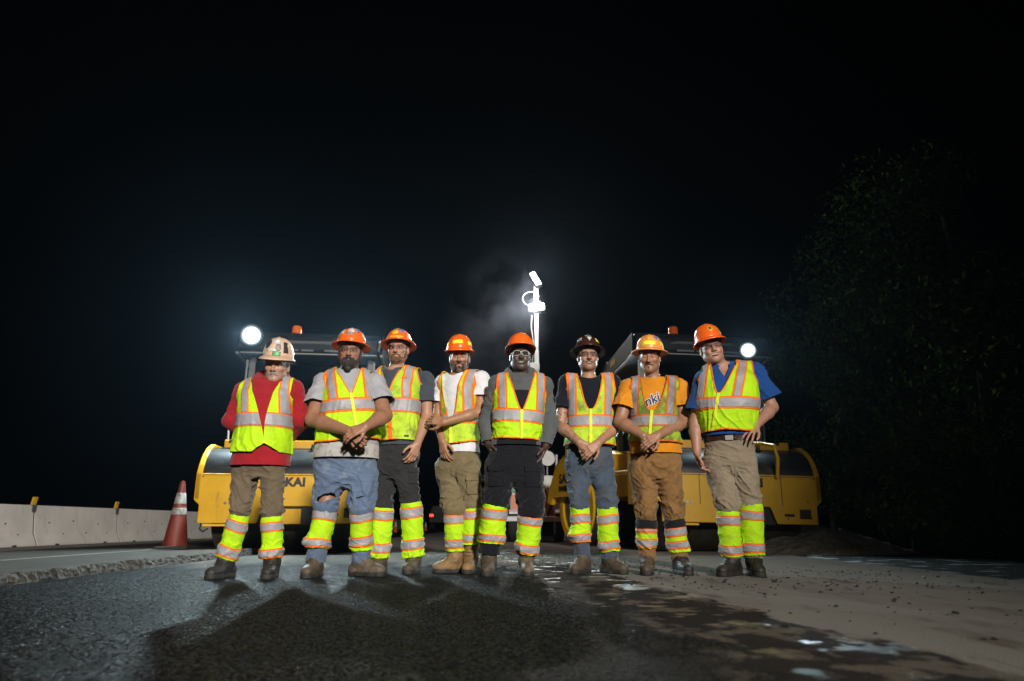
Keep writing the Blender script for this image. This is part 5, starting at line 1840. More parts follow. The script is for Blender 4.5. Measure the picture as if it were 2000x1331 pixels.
    ctr = np.stack([*cen(Vv[:, 2])], 1)
    rel = Vv[:, :2] - ctr
    ly = rel @ e2[:2]
    ph = at(vg.get('mid', S['neck'][0]), vg['hem'], D - 0.15) - e2 * 0.15
    tl = np.clip((zn - Vv[:, 2]) / (zn - zh), 0, 1.1)[:, None]
    lx = (Vv[:, :2] - (neck[:2] * (1 - tl) + ph[:2] * tl)) @ e1[:2]
    z = Vv[:, 2]
    nw = vg.get('neck', 0.082)
    top = zn + 0.01
    tv = np.clip((z - zv) / (top - zv), 0, 1.2)
    vw = nw * tv ** vg.get('vpow', 0.8)
    if vg.get('open'):
        vw = np.maximum(vw, vg['open'] * np.clip((z - fz(vg['open_to'])) / 0.05, 0, 1))
    gV = np.where(ly > 0, np.abs(lx) - vw + np.where(z < zv, 0.03 if not vg.get('open') else 0.0, 0.0), 1.0)
    rn = np.hypot(lx, ly)
    gN = np.where(z > zn - 0.06, np.where(ly > 0, 1.0, np.maximum(rn - nw - 0.004, zn - 0.035 - z)), 1.0)
    gN = np.where((z > zn - 0.02) & (np.abs(lx) < nw), -0.01, gN)
    gA = np.full(len(z), 1.0)
    for i in (0, 1):
        o = unit(sh[i] - neck); o = unit(v3(o[0], o[1], 0))
        a = sh[i] + o * (vg.get('arm_out', 0.030) + 0.015) + ez * 0.02
        b = sh[i] + o * vg.get('arm_out', 0.030) + (el[i] - sh[i]) * 0.50
        gA = np.minimum(gA, rcone(a, b, vg.get('arm_r', 0.082), vg.get('arm_r', 0.082) * 0.9).fn(*Vv.T))
    xm = 0.5 * np.linalg.norm((sh[1] - sh[0])[:2]) * vg.get('cap', 1.04)
    gA = np.minimum(gA, xm + np.maximum(0, zs - 0.05 - z) * 0.5 - np.abs(rel @ e1[:2]))
    zhem_l = zh + vg.get('slope', 0.0) * lx + 0.008 * noise3(Vv * v3(7, 7, 0), seed + 70)
    if vg.get('cutaway'):
        zhem_l = zhem_l + np.where(ly > 0, vg['cutaway'] * np.clip(1 - np.abs(lx) / 0.085, 0, 1) ** 0.8, 0)
    gH = z - zhem_l
    g = np.minimum(np.minimum(gV, gN), np.minimum(gA, gH))
    X = np.stack([N[:, 0], N[:, 1], N[:, 2], lx, ly, gV, gA, gN, gH, z], 1)
    Vq, Tq, X = clip(Vv, Tv, np.clip(g, -0.2, 0.2), X)
    Nn, lx, ly, gV, gA, gN, gH, z = X[:, :3], X[:, 3], X[:, 4], X[:, 5], X[:, 6], X[:, 7], X[:, 8], X[:, 9]
    vm, om, sm = vg.get('mat', 'lime'), vg.get('orange', 'hi_orange'), vg.get('silver', 'silver')
    vo = put('safety_vest', Vq, Tq, MT[vm], solid=0.003)
    vo['label'] = vg.get('label', 'lime safety vest with silver and orange tape')
    def strip(name, s, off, m, parent=None):
        Vt, Tt = clip(Vq + Nn * off, Tq, np.clip(s, -0.1, 0.1))
        for (Vi, Ti) in islands(Vt, Tt):
            put(name, Vi, Ti, MT[m], parent or vo, solid=0.0015)
    wt = vg.get('tape', 0.052); wo = vg.get('edge', 0.016)
    bm_, hb = 0.5 * (zb0 + zb1), 0.5 * (zb1 - zb0)
    band = hb - np.abs(z - bm_ - vg.get('slope', 0) * lx)
    strip('orange_edging', band, 0.003, om)
    strip('reflective_tape', band - wo, 0.0055, sm)
    xt = vg.get('tx', 0.125)
    bow = vg.get('bow', 0.0)
    above = z - (bm_ + hb + vg.get('slope', 0) * lx)
    for s in (-1, 1):
        xc = s * (xt + bow * (z - bm_)) + vg.get('tshift', 0)
        wd = wt / 2 + wo - np.abs(lx - xc)
        strip('orange_edging', np.minimum(wd, above), 0.003, om)
        strip('reflective_tape', np.minimum(wd - wo, above), 0.0055, sm)
    if vg.get('piping', True):
        pw = vg.get('pipe_w', 0.010)
        mx_ = np.minimum(np.minimum(gV, gA), np.minimum(gN, gH))
        strip('orange_piping', pw - np.minimum(np.minimum(np.where(z > zv - 0.01, gV, 1), gA), np.minimum(gN, gH)), 0.0028, om)
    if not vg.get('open'):
        zp = np.minimum(np.minimum(vg.get('zip_w', 0.011) - np.abs(lx), np.where(ly > 0, zv + 0.005 - z, -1)), 1)
        strip('zipper', zp, 0.009, vg.get('zip', 'lime_zip'))
    else:
        zp = np.minimum(np.minimum(np.abs(vg['open'] + 0.006) - np.abs(lx), np.where((ly > 0), zv + 0.04 - z, -1)), 1)
        strip('zipper', zp, 0.006, 'lime_zip')
    for (px, py, w_, h_, m_) in vg.get('patches', []):
        c = at(px, py, D - 0.16)
        q = Vq - c
        o = strip('pocket' if m_ == vm else 'label_patch', np.minimum(np.minimum(w_ / 2 - np.abs(q[:, 0]), h_ / 2 - np.abs(q[:, 2])), np.where(ly > 0, 1, -1)), 0.007 if m_ == vm else 0.010, m_)
    # ---- print on the shirt front
    if S.get('print'):
        from mathutils.bvhtree import BVHTree
        bv = BVHTree.FromPolygons([tuple(v) for v in Vs], [tuple(int(i) for i in f) for f in Ts])
        for (txt, px, py, size, bold, m_, rot, off, nm) in S['print']:
            c = at(px, py, D - 0.1)
            Vt, Ft = text_mesh(txt, size, bold, 0.0, 0.25)
            bm = bmesh.new()
            vs = [bm.verts.new(v) for v in Vt]
            for f in Ft:
                try: bm.faces.new([vs[i] for i in f])
                except ValueError: pass
            bmesh.ops.triangulate(bm, faces=bm.faces)
            bmesh.ops.subdivide_edges(bm, edges=[e for e in bm.edges if e.calc_length() > 0.02], cuts=1)
            bmesh.ops.triangulate(bm, faces=bm.faces)
            bm.verts.index_update()
            P = []
            for v in bm.verts:
                x = v.co.x * cos(rot) - v.co.y * sin(rot); y = v.co.x * sin(rot) + v.co.y * cos(rot)
                w = c + v3(x, 0, y)
                hit = bv.ray_cast(Vector((w[0], D - 1.0, w[2])), Vector((0, 1, 0)))
                P.append((w[0], (hit[0].y if hit[0] else c[1]) - off, w[2]))
            put(nm, np.array(P), [tuple(v.index for v in f.verts) for f in bm.faces], MT[m_], so, smooth=False)
            bm.free()
    return root

def hat(hsp, root, H, hs, RHm):
    style = hsp['style']
    rx, ry, zb, hh = 0.106, 0.128, hsp.get('z', 0.052), hsp.get('h', 0.120)
    lean = hsp.get('lean', 0.0)
    def P(x, y, z):
        y2 = y * cos(lean) - (z - zb) * sin(lean)
        z2 = zb + (z - zb) * cos(lean) + y * sin(lean)
        return H(x, y2 - 0.012, z2)
    n, m = 48, 16
    def dome(az, t, o=0.0):
        """az from the front, t 0 at the brim, 1 at the crown"""
        q = t * pi / 2
        r = cos(q) ** 0.72
        ridge = 0.006 * max(0.0, 1 - (abs(sin(az)) / 0.16) ** 2) * sin(q) ** 0.6 if hsp.get('ridge', True) else 0
        return P((rx + o) * r * sin(az), (ry + o) * r * cos(az), zb + (hh + o + ridge) * sin(q))
    V, F = [], []
    for i in range(m + 1):
        for k in range(n):
            V.append(dome(2 * pi * k / n, i / m * 0.995))
    for i in range(m):
        for k in range(n):
            F.append((i * n + k, i * n + (k + 1) % n, (i + 1) * n + (k + 1) % n, (i + 1) * n + k))
    F.append(tuple(range(m * n, (m + 1) * n)))
    sh_ = mesh_obj('hard_hat', V, F, MT[hsp['mat']], root, solid=0.004)
    # brim
    V, F = [], []
    rows = [(0.000, 0.004), (0.012, 0.000), (0.6, -0.5), (1.0, -1.0), (1.02, -1.15), (0.98, -1.22)]
    for j in range(6):
        for k in range(n):
            az = 2 * pi * k / n
            c = cos(az)
            if style == 'full':
                w, drop = 0.036 + 0.002 * max(c, 0), 0.012 + 0.006 * (1 - c) * 0.5
            else:
                w, drop = 0.010 + 0.044 * max(0.0, c) ** 1.5, 0.008 + 0.018 * max(0, c) ** 2
            f, d = rows[j]
            if j < 2:
                ow, oz = f, d
            else:
                ow, oz = w * f, d * drop
            P_ = P((rx + ow) * sin(az), (ry + ow) * cos(az), zb + oz)
            V.append(P_)
    for j in range(5):
        for k in range(n):
            F.append((j * n + k, j * n + (k + 1) % n, (j + 1) * n + (k + 1) % n, (j + 1) * n + k))
    mesh_obj('brim', V, F, MT[hsp['mat']], sh_, solid=0.003)
    # suspension band under the shell
    V, F = [], []
    for j, (f, z) in enumerate([(0.82, 0.006), (0.80, -0.012)]):
        for k in range(n):
            az = 2 * pi * k / n
            V.append(P(rx * f * sin(az), ry * f * cos(az), zb + z))
    F = [(k, (k + 1) % n, n + (k + 1) % n, n + k) for k in range(n)]
    mesh_obj('head_band', V, F, MT['dark_plastic'], sh_, solid=0.003)
    for (nm, az, t, wa, wt_, mt, shp) in hsp.get('marks', []):
        V, F = [], []
        a0 = radians(az)
        if shp == 'rect':
            K_ = 7
            for i in range(K_):
                for k in range(K_):
                    V.append(dome(a0 + radians(wa) * (k / (K_ - 1) - 0.5), t * 0.86 + wt_ * (i / (K_ - 1) - 0.5), 0.0022))
            F = [(i * K_ + k, i * K_ + k + 1, (i + 1) * K_ + k + 1, (i + 1) * K_ + k) for i in range(K_ - 1) for k in range(K_ - 1)]
        else:
            sides = {'round': 16, 'diamond': 4, 'tri': 3}[shp]
            rot = {'round': 0, 'diamond': pi / 2, 'tri': -pi / 2}[shp]
            V.append(dome(a0, t * 0.86, 0.0024))
            for ring in (0.5, 1.0):
                for k in range(sides * 4):
                    u_ = k / 4.0
                    i0 = int(u_); fr = u_ - i0
                    p0 = (cos(2 * pi * i0 / sides + rot), sin(2 * pi * i0 / sides + rot)); p1 = (cos(2 * pi * (i0 + 1) / sides + rot), sin(2 * pi * (i0 + 1) / sides + rot))
                    x, y = p0[0] * (1 - fr) + p1[0] * fr, p0[1] * (1 - fr) + p1[1] * fr
                    V.append(dome(a0 + radians(wa) * 0.5 * x * ring, t * 0.86 + wt_ * 0.5 * y * ring, 0.0024))
            q = sides * 4
            F = [(0, 1 + k, 1 + (k + 1) % q) for k in range(q)] + [(1 + k, 1 + q + k, 1 + q + (k + 1) % q, 1 + (k + 1) % q) for k in range(q)]
        mesh_obj(nm, V, F, MT[mt], sh_, solid=0.001)
DOWN = (0.0, -0.15, -1.0)
def G(y0, y1, b1, b2, **k):
    return dict(y=(y0, y1), bands=[b1, b2], **k)

CREW = [
 dict(seed=1, D=5.0, yaw=0, label='short worker in red hoodie under open lime vest, hands behind his back',
      neck=(527, 745, 0.0), sh=[(477, 764), (575, 761)], el=[(453, 822, 0.06), (588, 820, 0.06)], wr=[(488, 862, 0.20), (558, 862, 0.20)],
      hand=[dict(tip=(525, 880, 0.22), palm=(0, -1, 0), curl=0.5), dict(tip=(515, 880, 0.24), palm=(0, -1, 0), curl=0.5, thumb=-1)],
      crotch=(505, 927), kn=[(471, 992, -0.03), (530, 996, -0.03)], an=[(441, 1098), (532, 1096)], sil=dict(chest=(775,466,579), band=(825,469,570), hem=(884,457,570), hips=(915,452,563)), belly=0.03,
      chin=(533, 747, -0.075), head_rot=(6, 6, 3), head=1.05, jaw=1.0, skin=(0.36, 0.20, 0.13), stubble=(0.18, (0.30, 0.26, 0.23)), lid=0.45,
      brow=(0.25, 0.22, 0.2), hair='hair_grey', beard=dict(r=0.9, chops=False, chin=False, mat='hair_grey', st=1.25, goatee=False), smile=0.3,
      hat=dict(style='cap', mat='hat_faded', z=0.058, lean=0.02, h=0.152, marks=[('sticker', -38, 0.5, 34, 0.36, 'black_sticker', 'round'), ('sticker', 2, 0.62, 34, 0.24, 'white_sticker', 'rect'),
               ('sticker', 12, 0.34, 22, 0.26, 'grey_sticker', 'round'), ('sticker', 42, 0.38, 20, 0.38, 'black_sticker', 'rect'), ('sticker', 8, 0.10, 30, 0.14, 'green_sticker', 'rect'), ('sticker', -12, 0.22, 40, 0.08, 'white_sticker', 'rect'), ('sticker', -70, 0.3, 30, 0.3, 'white_sticker', 'rect')]),
      shirt=dict(name='hoodie', mat='red_fleece', hem=908, long=True, hood=True, loose=0.018),
      pants=dict(mat='brown_khaki', thigh=0.098, knee=0.074, cuff=0.066, top=893, end=[0.72, 0.72]),
      gaiter=[G(1003, 1093, (1016, 1038), (1068, 1090), tilt=-0.25, bulge=(-0.02, 0.0, 0.04), r=(0.066, 0.074)),
              G(1008, 1091, (1018, 1038), (1072, 1090), bulge=(-0.03, -0.02, 0.03), r=(0.068, 0.072))],
      boot=[dict(dir=(-0.2, -1), mat='boot_black'), dict(dir=(0.15, -1), mat='boot_black')],
      vest=dict(v=862, hem=884, band=(807, 835), mid=521, cutaway=0.06, neck=0.118, vpow=1.6, tx=0.130, bow=0.03, tape=0.046, edge=0.010, piping=False, arm_r=0.080)),
 dict(seed=2, D=5.1, yaw=9, bulk=1.22, label='stout bearded worker in grey tee, ripped jeans and sticker-covered orange brimmed hat',
      neck=(682, 728, 0.02), sh=[(632, 748, 0.04), (733, 750, 0.02)], el=[(610, 820, -0.12), (752, 812, -0.12)], wr=[(684, 843, -0.33), (714, 834, -0.35)],
      hand=[dict(tip=(722, 876, -0.34), palm=(0.25, -0.95, 0.1), curl=0.62, thumb=-1, size=0.98, fan=0.0), dict(tip=(682, 846, -0.395), palm=(-0.1, -0.8, -0.5), curl=0.36, thumb=1, size=1.0, fan=0.0)],
      crotch=(676, 948), kn=[(637, 985, -0.03), (706, 988, -0.02)], an=[(616, 1092, -0.02), (706, 1085, 0.05)], sil=dict(chest=(765,633,741), band=(793,630,739), hem=(855,618,741), hips=(915,612,735)), belly=0.05,
      chin=(680, 716, -0.095), head_rot=(7, 4, 2), head=1.03, jaw=1.10, skin=(0.30, 0.145, 0.086), hair='hair_dark', smile=0.3, lid=0.3,
      beard=dict(r=1.35, mat='beard_full', st=1.5, long=0.03), glasses=dict(mat='clear_plastic'),
      hat=dict(style='full', mat='hat_orange', z=0.056, lean=0.10, marks=[('sticker', 2, 0.60, 30, 0.26, 'white_sticker', 'rect'), ('sticker', 0, 0.36, 34, 0.12, 'grey_sticker', 'rect'), ('sticker', 34, 0.62, 26, 0.26, 'blue_sticker', 'round'),
               ('sticker', -40, 0.5, 16, 0.28, 'white_sticker', 'rect'), ('sticker', -68, 0.42, 20, 0.34, 'green_sticker', 'rect'), ('sticker', 66, 0.40, 18, 0.30, 'white_sticker', 'rect'), ('sticker', 30, 0.85, 60, 0.14, 'grey_sticker', 'rect')]),
      shirt=dict(mat='grey_tee', hem=893, sleeve=0.66, flare=0.088, loose=0.018, lower=(866, 'grey_tee_dirty', 'wrap')),
      pants=dict(mat='denim', name='jeans', thigh=0.122, knee=0.092, cuff=0.080, top=880, end=[1.0, 1.0]), rip=[(638, 972, 0.065, 0.026), (703, 972, 0.032, 0.006)],
      gaiter=[G(991, 1070, (995, 1017), (1052, 1069), bulge=(-0.05, -0.03, 0.05), r=(0.077, 0.082)),
              G(994, 1074, (1000, 1019), (1046, 1066), tilt=0.22, r=(0.077, 0.080))],
      boot=[dict(dir=(-0.05, -1), mat='boot_brown', len=0.26), dict(dir=(0.95, -0.45), mat='boot_grey_brown', len=0.27)],
      vest=dict(v=773, hem=858, band=(779, 806), mid=700, slope=0.09, neck=0.088, vpow=1.0, tx=0.132, bow=0.02, tape=0.048, edge=0.016, arm_r=0.098, arm_out=0.012, patches=[])),
 dict(seed=3, D=5.45, yaw=-12, label='tall worker in slate tee and charcoal trousers with orange-zipped grimy vest',
      neck=(772, 724, 0.0), sh=[(742, 738, 0.03), (832, 742)], el=[(737, 812, 0.05), (834, 812, 0.02)], wr=[(735, 868, -0.02), (815, 868, -0.13)],
      hand=[dict(tip=(735, 910), palm=(1, 0, 0), curl=0.4), dict(tip=(803, 902, -0.17), palm=(-0.8, -0.45, -0.1), curl=0.42, thumb=-1, size=0.98)],
      crotch=(768, 927), kn=[(748, 985, -0.02), (803, 988, -0.03)], an=[(741, 1092), (808, 1092)], sil=dict(chest=(765,738,824), band=(792,738,822), hem=(858,735,818), hips=(890,735,822)),
      chin=(774, 708, -0.075), head_rot=(-4, 0, -1), skin=(0.38, 0.20, 0.125), hair='hair_red', brow=(0.10, 0.05, 0.025), lid=0.3,
      beard=dict(r=0.98, mat='hair_red', st=1.0), glasses=dict(mat='clear_plastic'),
      hat=dict(style='full', mat='hat_orange', z=0.054, lean=0.12, marks=[('sticker', -6, 0.42, 40, 0.30, 'yellow_sticker', 'round'), ('sticker', 32, 0.60, 36, 0.26, 'blue_sticker', 'rect'), ('sticker', -4, 0.80, 46, 0.18, 'grey_sticker', 'rect'),
               ('reflective_strip', 0, 0.13, 70, 0.07, 'yellow_sticker', 'rect'), ('sticker', 66, 0.3, 20, 0.3, 'white_sticker', 'rect')]),
      shirt=dict(mat='slate_tee', hem=868, sleeve=0.60, flare=0.078),
      pants=dict(mat='charcoal', name='work_trousers', thigh=0.098, knee=0.078, cuff=0.070, top=860, end=[0.9, 0.9], pockets=[(812, 930, 0.095, 0.12)]),
      gaiter=[G(990, 1089, (995, 1016), (1060, 1080), r=(0.078, 0.080)),
              G(981, 1088, (990, 1012), (1053, 1074), r=(0.080, 0.082), tilt=0.12)],
      boot=[dict(dir=(-0.15, -1), mat='boot_brown'), dict(dir=(-0.12, -1), mat='boot_brown')],
      vest=dict(v=762, hem=860, band=(777, 806), mid=765, neck=0.090, vpow=1.0, tx=0.128, bow=0.04, tape=0.044, edge=0.012, mat='lime_worn', zip='hi_orange', zip_w=0.017, silver='silver', arm_r=0.082,
                patches=[(789, 738, 0.04, 0.014, 'hi_orange'), (748, 740, 0.03, 0.014, 'hi_orange'), (793, 848, 0.13, 0.115, 'lime_worn'), (793, 852, 0.034, 0.018, 'decal_black')])),
 dict(seed=4, D=5.5, yaw=-20, label='young worker in white tee and khaki cargo trousers, one arm crossed over the other',
      neck=(893, 735, 0.0), sh=[(866, 748, 0.02), (941, 741, -0.01)], el=[(855, 815, 0.0), (936, 806, -0.10)], wr=[(864, 862, -0.13), (868, 825, -0.235)],
      hand=[dict(tip=(868, 898, -0.15), palm=(0.4, -0.9, 0), curl=0.35, thumb=1, size=0.97), dict(tip=(838, 818, -0.22), palm=(-0.1, -0.9, -0.3), curl=0.40, thumb=1, size=0.97)],
      crotch=(893, 929), kn=[(886, 992, -0.03), (924, 988, -0.01)], an=[(889, 1090), (919, 1092)], sil=dict(chest=(770,860,940), band=(818,863,936), hem=(866,865,936), hips=(905,856,940)),
      chin=(897, 726, -0.078), head_rot=(2, 3, -1), skin=(0.33, 0.165, 0.09), hair='hair_dark', stubble=(0.55, (0.03, 0.022, 0.018)), lid=0.3, cap=True,
      beard=dict(r=0.80, mat='hair_dark', st=0.75, chops=True),
      hat=dict(style='cap', mat='hat_orange', z=0.064, lean=0.04, h=0.140, marks=[('reflective_strip', -8, 0.30, 52, 0.15, 'lime_strip', 'rect'), ('reflective_strip', 62, 0.28, 34, 0.16, 'lime_strip', 'rect'), ('reflective_strip', -76, 0.28, 34, 0.16, 'lime_strip', 'rect')]),
      shirt=dict(mat='white_tee', hem=882, sleeve=0.60, flare=0.082),
      pants=dict(mat='olive_khaki', name='cargo_trousers', thigh=0.106, knee=0.086, cuff=0.066, top=873, end=[0.62, 0.62], pockets=[(925, 948, 0.10, 0.14), (868, 955, 0.05, 0.14)]),
      gaiter=[G(996, 1076, (1005, 1023), (1052, 1070), r=(0.072, 0.076)),
              G(986, 1064, (997, 1014), (1043, 1059), r=(0.076, 0.080))],
      boot=[dict(dir=(-1, -0.45), mat='boot_tan', len=0.22), dict(dir=(-0.1, -1), mat='boot_tan')],
      vest=dict(v=822, hem=866, band=(806, 830), mid=882, slope=0.10, neck=0.088, vpow=0.55, tx=0.128, bow=0.04, tape=0.042, edge=0.015, mat='lime_worn', arm_r=0.086)),
 dict(seed=5, D=5.25, yaw=3, label='smiling worker in grey hoodie and black trousers with hands in his pockets',
      neck=(1017, 737, 0.0), sh=[(972, 750), (1062, 752)], el=[(951, 826, 0.05), (1075, 828, 0.05)], wr=[(953, 866, -0.03), (1066, 870, -0.03)],
      hand=[dict(tip=(968, 902, -0.04), palm=(1, 0, 0), curl=0.25), dict(tip=(1054, 905, -0.04), palm=(-1, 0, 0), curl=0.25, thumb=-1)],
      crotch=(1004, 937), kn=[(966, 992, -0.03), (1037, 996, -0.03)], an=[(955, 1092), (1028, 1092)], sil=dict(chest=(770,962,1067), band=(813,961,1062), hem=(857,960,1057), hips=(905,946,1060)), belly=0.015,
      chin=(1017, 722, -0.08), head_rot=(3, -3, 1), skin=(0.066, 0.032, 0.019), stubble=(0.16, (0.14, 0.13, 0.125)), smile=0.95, lid=0.25, brow=(0.01, 0.008, 0.007),
      hair='hair_dark', beard=dict(r=0.74, mat='hair_dark_grey', st=0.7, chops=False, goatee=True), glasses=dict(mat='white_plastic', thick=1.3),
      hat=dict(style='cap', mat='hat_orange', z=0.064, lean=0.17, h=0.132, marks=[('reflective_strip', 78, 0.42, 22, 0.16, 'lime_strip', 'rect')]),
      shirt=dict(name='hoodie', mat='grey_fleece', hem=868, long=True, hood=True, loose=0.018, lower=(762, 'black_fleece')),
      pants=dict(mat='black_twill', name='work_trousers', thigh=0.122, knee=0.098, cuff=0.078, top=856, end=[0.88, 0.90], pockets=[(972, 930, 0.11, 0.15), (1040, 932, 0.11, 0.15)]),
      gaiter=[G(985, 1060, (993, 1014), (1042, 1057), r=(0.090, 0.094), tilt=0.05, bulge=(0.04, -0.02, 0.04)),
              G(999, 1083, (1008, 1026), (1063, 1081), r=(0.084, 0.088), tilt=-0.16, bulge=(-0.04, -0.03, 0.05))],
      boot=[dict(dir=(-0.05, -1), mat='boot_brown'), dict(dir=(0.05, -1), mat='boot_grey_brown')],
      vest=dict(v=803, hem=858, band=(800, 826), mid=1018, slope=-0.06, neck=0.098, vpow=0.8, tx=0.140, bow=0.03, tape=0.044, edge=0.013, arm_r=0.080)),
 dict(seed=6, D=5.45, yaw=0, label='tattooed worker in black tee and dark brown brimmed hat, hands clasped low',
      neck=(1150, 742, 0.0), sh=[(1107, 748), (1196, 748)], el=[(1094, 832, -0.02), (1205, 832, -0.02)], wr=[(1131, 864, -0.20), (1168, 866, -0.215)],
      hand=[dict(tip=(1168, 890, -0.22), palm=(0.2, -0.95, 0), curl=0.5, thumb=-1, size=0.95, fan=0.0), dict(tip=(1137, 892, -0.265), palm=(-0.15, -0.85, -0.3), curl=0.36, thumb=1, size=0.96, fan=0.0)],
      crotch=(1152, 925), kn=[(1132, 990, -0.03), (1186, 990, -0.03)], an=[(1138, 1092), (1190, 1090)], sil=dict(chest=(770,1104,1203), band=(822,1109,1198), hem=(867,1103,1201), hips=(900,1104,1199)),
      chin=(1150, 722, -0.08), head_rot=(0, -4, 1), skin=(0.37, 0.19, 0.115), stubble=(0.35, (0.10, 0.07, 0.05)), smile=0.75, lid=0.4, hair='hair_brown', tattoo=0,
      body_label='skin with dark tattoos along the arm', beard=dict(r=0.7, mat='hair_brown', st=0.6, chops=False, goatee=False), glasses=dict(mat='clear_plastic'),
      hat=dict(style='full', mat='hat_brown', z=0.058, lean=0.13, h=0.125, marks=[('emblem', 3, 0.44, 34, 0.36, 'white_sticker', 'tri'), ('sticker', 0, 0.80, 44, 0.12, 'white_sticker', 'rect'), ('sticker', -48, 0.45, 26, 0.22, 'grey_sticker', 'rect'), ('reflective_strip', 52, 0.42, 28, 0.2, 'lime_strip', 'rect')]),
      shirt=dict(mat='black_tee', hem=872, sleeve=0.60, flare=0.076),
      pants=dict(mat='denim_grey', name='jeans', thigh=0.102, knee=0.080, cuff=0.070, top=862, end=[1.0, 1.0]),
      gaiter=[G(988, 1058, (1003, 1022), (1041, 1058), r=(0.070, 0.076), tilt=-0.08, bulge=(-0.04, -0.02, 0.05)),
              G(991, 1077, (1004, 1023), (1055, 1073), r=(0.075, 0.079), tilt=0.1, bulge=(-0.03, -0.03, 0.03))],
      boot=[dict(dir=(-0.55, -1), mat='boot_brown'), dict(dir=(0.6, -1), mat='boot_brown')],
      vest=dict(v=800, hem=868, band=(810, 834), mid=1153, neck=0.092, vpow=0.5, tx=0.138, bow=0.02, tape=0.044, edge=0.013, mat='lime_worn', orange='hi_orange', arm_r=0.076)),
 dict(seed=7, D=5.35, yaw=-8, bulk=1.1, label='worker in mustard tee and brown duck trousers looking down, hands clasped',
      neck=(1276, 744, 0.0), sh=[(1228, 758, 0.0), (1324, 756, 0.03)], el=[(1211, 824, -0.04), (1336, 824, -0.02)], wr=[(1256, 852, -0.21), (1286, 850, -0.235)],
      hand=[dict(tip=(1292, 882, -0.235), palm=(0.2, -0.95, 0), curl=0.55, thumb=-1, size=0.95, fan=0.0), dict(tip=(1254, 868, -0.285), palm=(-0.15, -0.85, -0.35), curl=0.38, thumb=1, size=0.98, fan=0.0)],
      crotch=(1279, 929), kn=[(1262, 990, -0.03), (1314, 994, -0.03)], an=[(1264, 1092), (1328, 1092)], sil=dict(chest=(775,1228,1320), band=(822,1231,1322), hem=(866,1229,1331), hips=(905,1232,1332)), belly=0.01,
      chin=(1268, 727, -0.085), head_rot=(-16, 8, 3), skin=(0.33, 0.165, 0.098), stubble=(0.15, (0.10, 0.07, 0.05)), lid=0.85, hair='hair_brown', smile=0.3,
      beard=dict(r=0.72, mat='hair_brown', st=0.85, chops=False, goatee=False),
      hat=dict(style='full', mat='hat_tan', z=0.058, lean=0.08, h=0.128, marks=[('reflective_strip', 2, 0.27, 62, 0.17, 'lime_strip', 'rect'), ('sticker', -2, 0.56, 40, 0.26, 'yellow_sticker', 'tri'), ('sticker', 40, 0.62, 26, 0.26, 'blue_sticker', 'round'), ('reflective_strip', 76, 0.28, 30, 0.17, 'lime_strip', 'rect'), ('sticker', 72, 0.55, 26, 0.2, 'grey_sticker', 'rect')]),
      shirt=dict(mat='mustard_tee', hem=884, sleeve=0.62, flare=0.088, loose=0.02),
      pants=dict(mat='duck_brown', name='work_trousers', thigh=0.108, knee=0.082, cuff=0.074, top=874, end=[1.02, 1.02]),
      gaiter=[G(1016, 1071, (1033, 1042), (1052, 1070), r=(0.073, 0.077), cuff=1033, tilt=0.06),
              G(1014, 1079, (1029, 1048), (1056, 1073), r=(0.073, 0.077), cuff=1030, tilt=0.10)],
      boot=[dict(dir=(-0.25, -1), mat='boot_brown'), dict(dir=(0.1, -1), mat='boot_black')],
      print=[('nki', 1270, 784, 0.10, 0.006, 'white_print', 0.42, 0.0075, 'print_outline'), ('nki', 1270, 784, 0.10, 0.0015, 'navy_print', 0.42, 0.0105, 'print_lettering')],
      vest=dict(v=804, hem=864, band=(810, 834), mid=1268, neck=0.100, vpow=0.45, tx=0.136, bow=0.02, tape=0.046, edge=0.012, mat='lime_dirty', orange='hi_orange_dirty', silver='silver_dirty', piping=True, arm_r=0.092)),
 dict(seed=8, D=5.2, yaw=-16, bulk=1.06, label='laughing man in blue polo and chinos with a hand on his hip',
      neck=(1413, 716, 0.0), sh=[(1373, 742, 0.02), (1476, 726, 0.02)], el=[(1358, 826, 0.03), (1508, 796, 0.04)], wr=[(1361, 884, -0.02), (1476, 832, -0.13)],
      hand=[dict(tip=(1369, 925, -0.02), palm=(0.9, 0.1, 0), curl=0.45, thumb=1, size=0.97), dict(tip=(1449, 856, -0.24), palm=(-0.1, -0.65, -0.5), curl=0.30, thumb=1, fan=0.22, size=0.97)],
      crotch=(1426, 919), kn=[(1421, 985, -0.02), (1466, 988, -0.02)], an=[(1430, 1098), (1472, 1098)], sil=dict(chest=(745,1357,1478), band=(790,1358,1480), hem=(842,1368,1474), hips=(885,1378,1473)), belly=0.045,
      chin=(1399, 707, -0.09), head_rot=(-8, -4, -10), head=1.02, jaw=1.06, skin=(0.40, 0.205, 0.14), smile=1.25, lid=0.5, hair='hair_grey', brow=(0.2, 0.16, 0.13), glasses=dict(mat='clear_plastic'),
      hat=dict(style='cap', mat='hat_orange', z=0.062, lean=0.04, h=0.145, marks=[('emblem', 8, 0.40, 30, 0.34, 'yellow_sticker', 'diamond'), ('emblem', 8, 0.40, 12, 0.12, 'decal_black', 'round'), ('reflective_strip', 66, 0.50, 16, 0.24, 'lime_strip', 'rect'), ('sticker', 62, 0.22, 16, 0.16, 'white_sticker', 'round')]),
      shirt=dict(name='polo_shirt', mat='blue_polo', hem=849, sleeve=0.74, flare=0.098, collar=True, scoop=0.075, loose=0.018),
      pants=dict(mat='chino', name='chinos', thigh=0.112, knee=0.084, cuff=0.070, top=848, rise=0.0, belt=855, end=[0.95, 0.95]),
      gaiter=[G(995, 1087, (1007, 1027), (1065, 1084), r=(0.074, 0.080)),
              G(984, 1086, (998, 1017), (1062, 1081), r=(0.082, 0.086))],
      boot=[dict(dir=(-0.8, -0.8), mat='boot_black'), dict(dir=(-0.1, -1), mat='boot_black')],
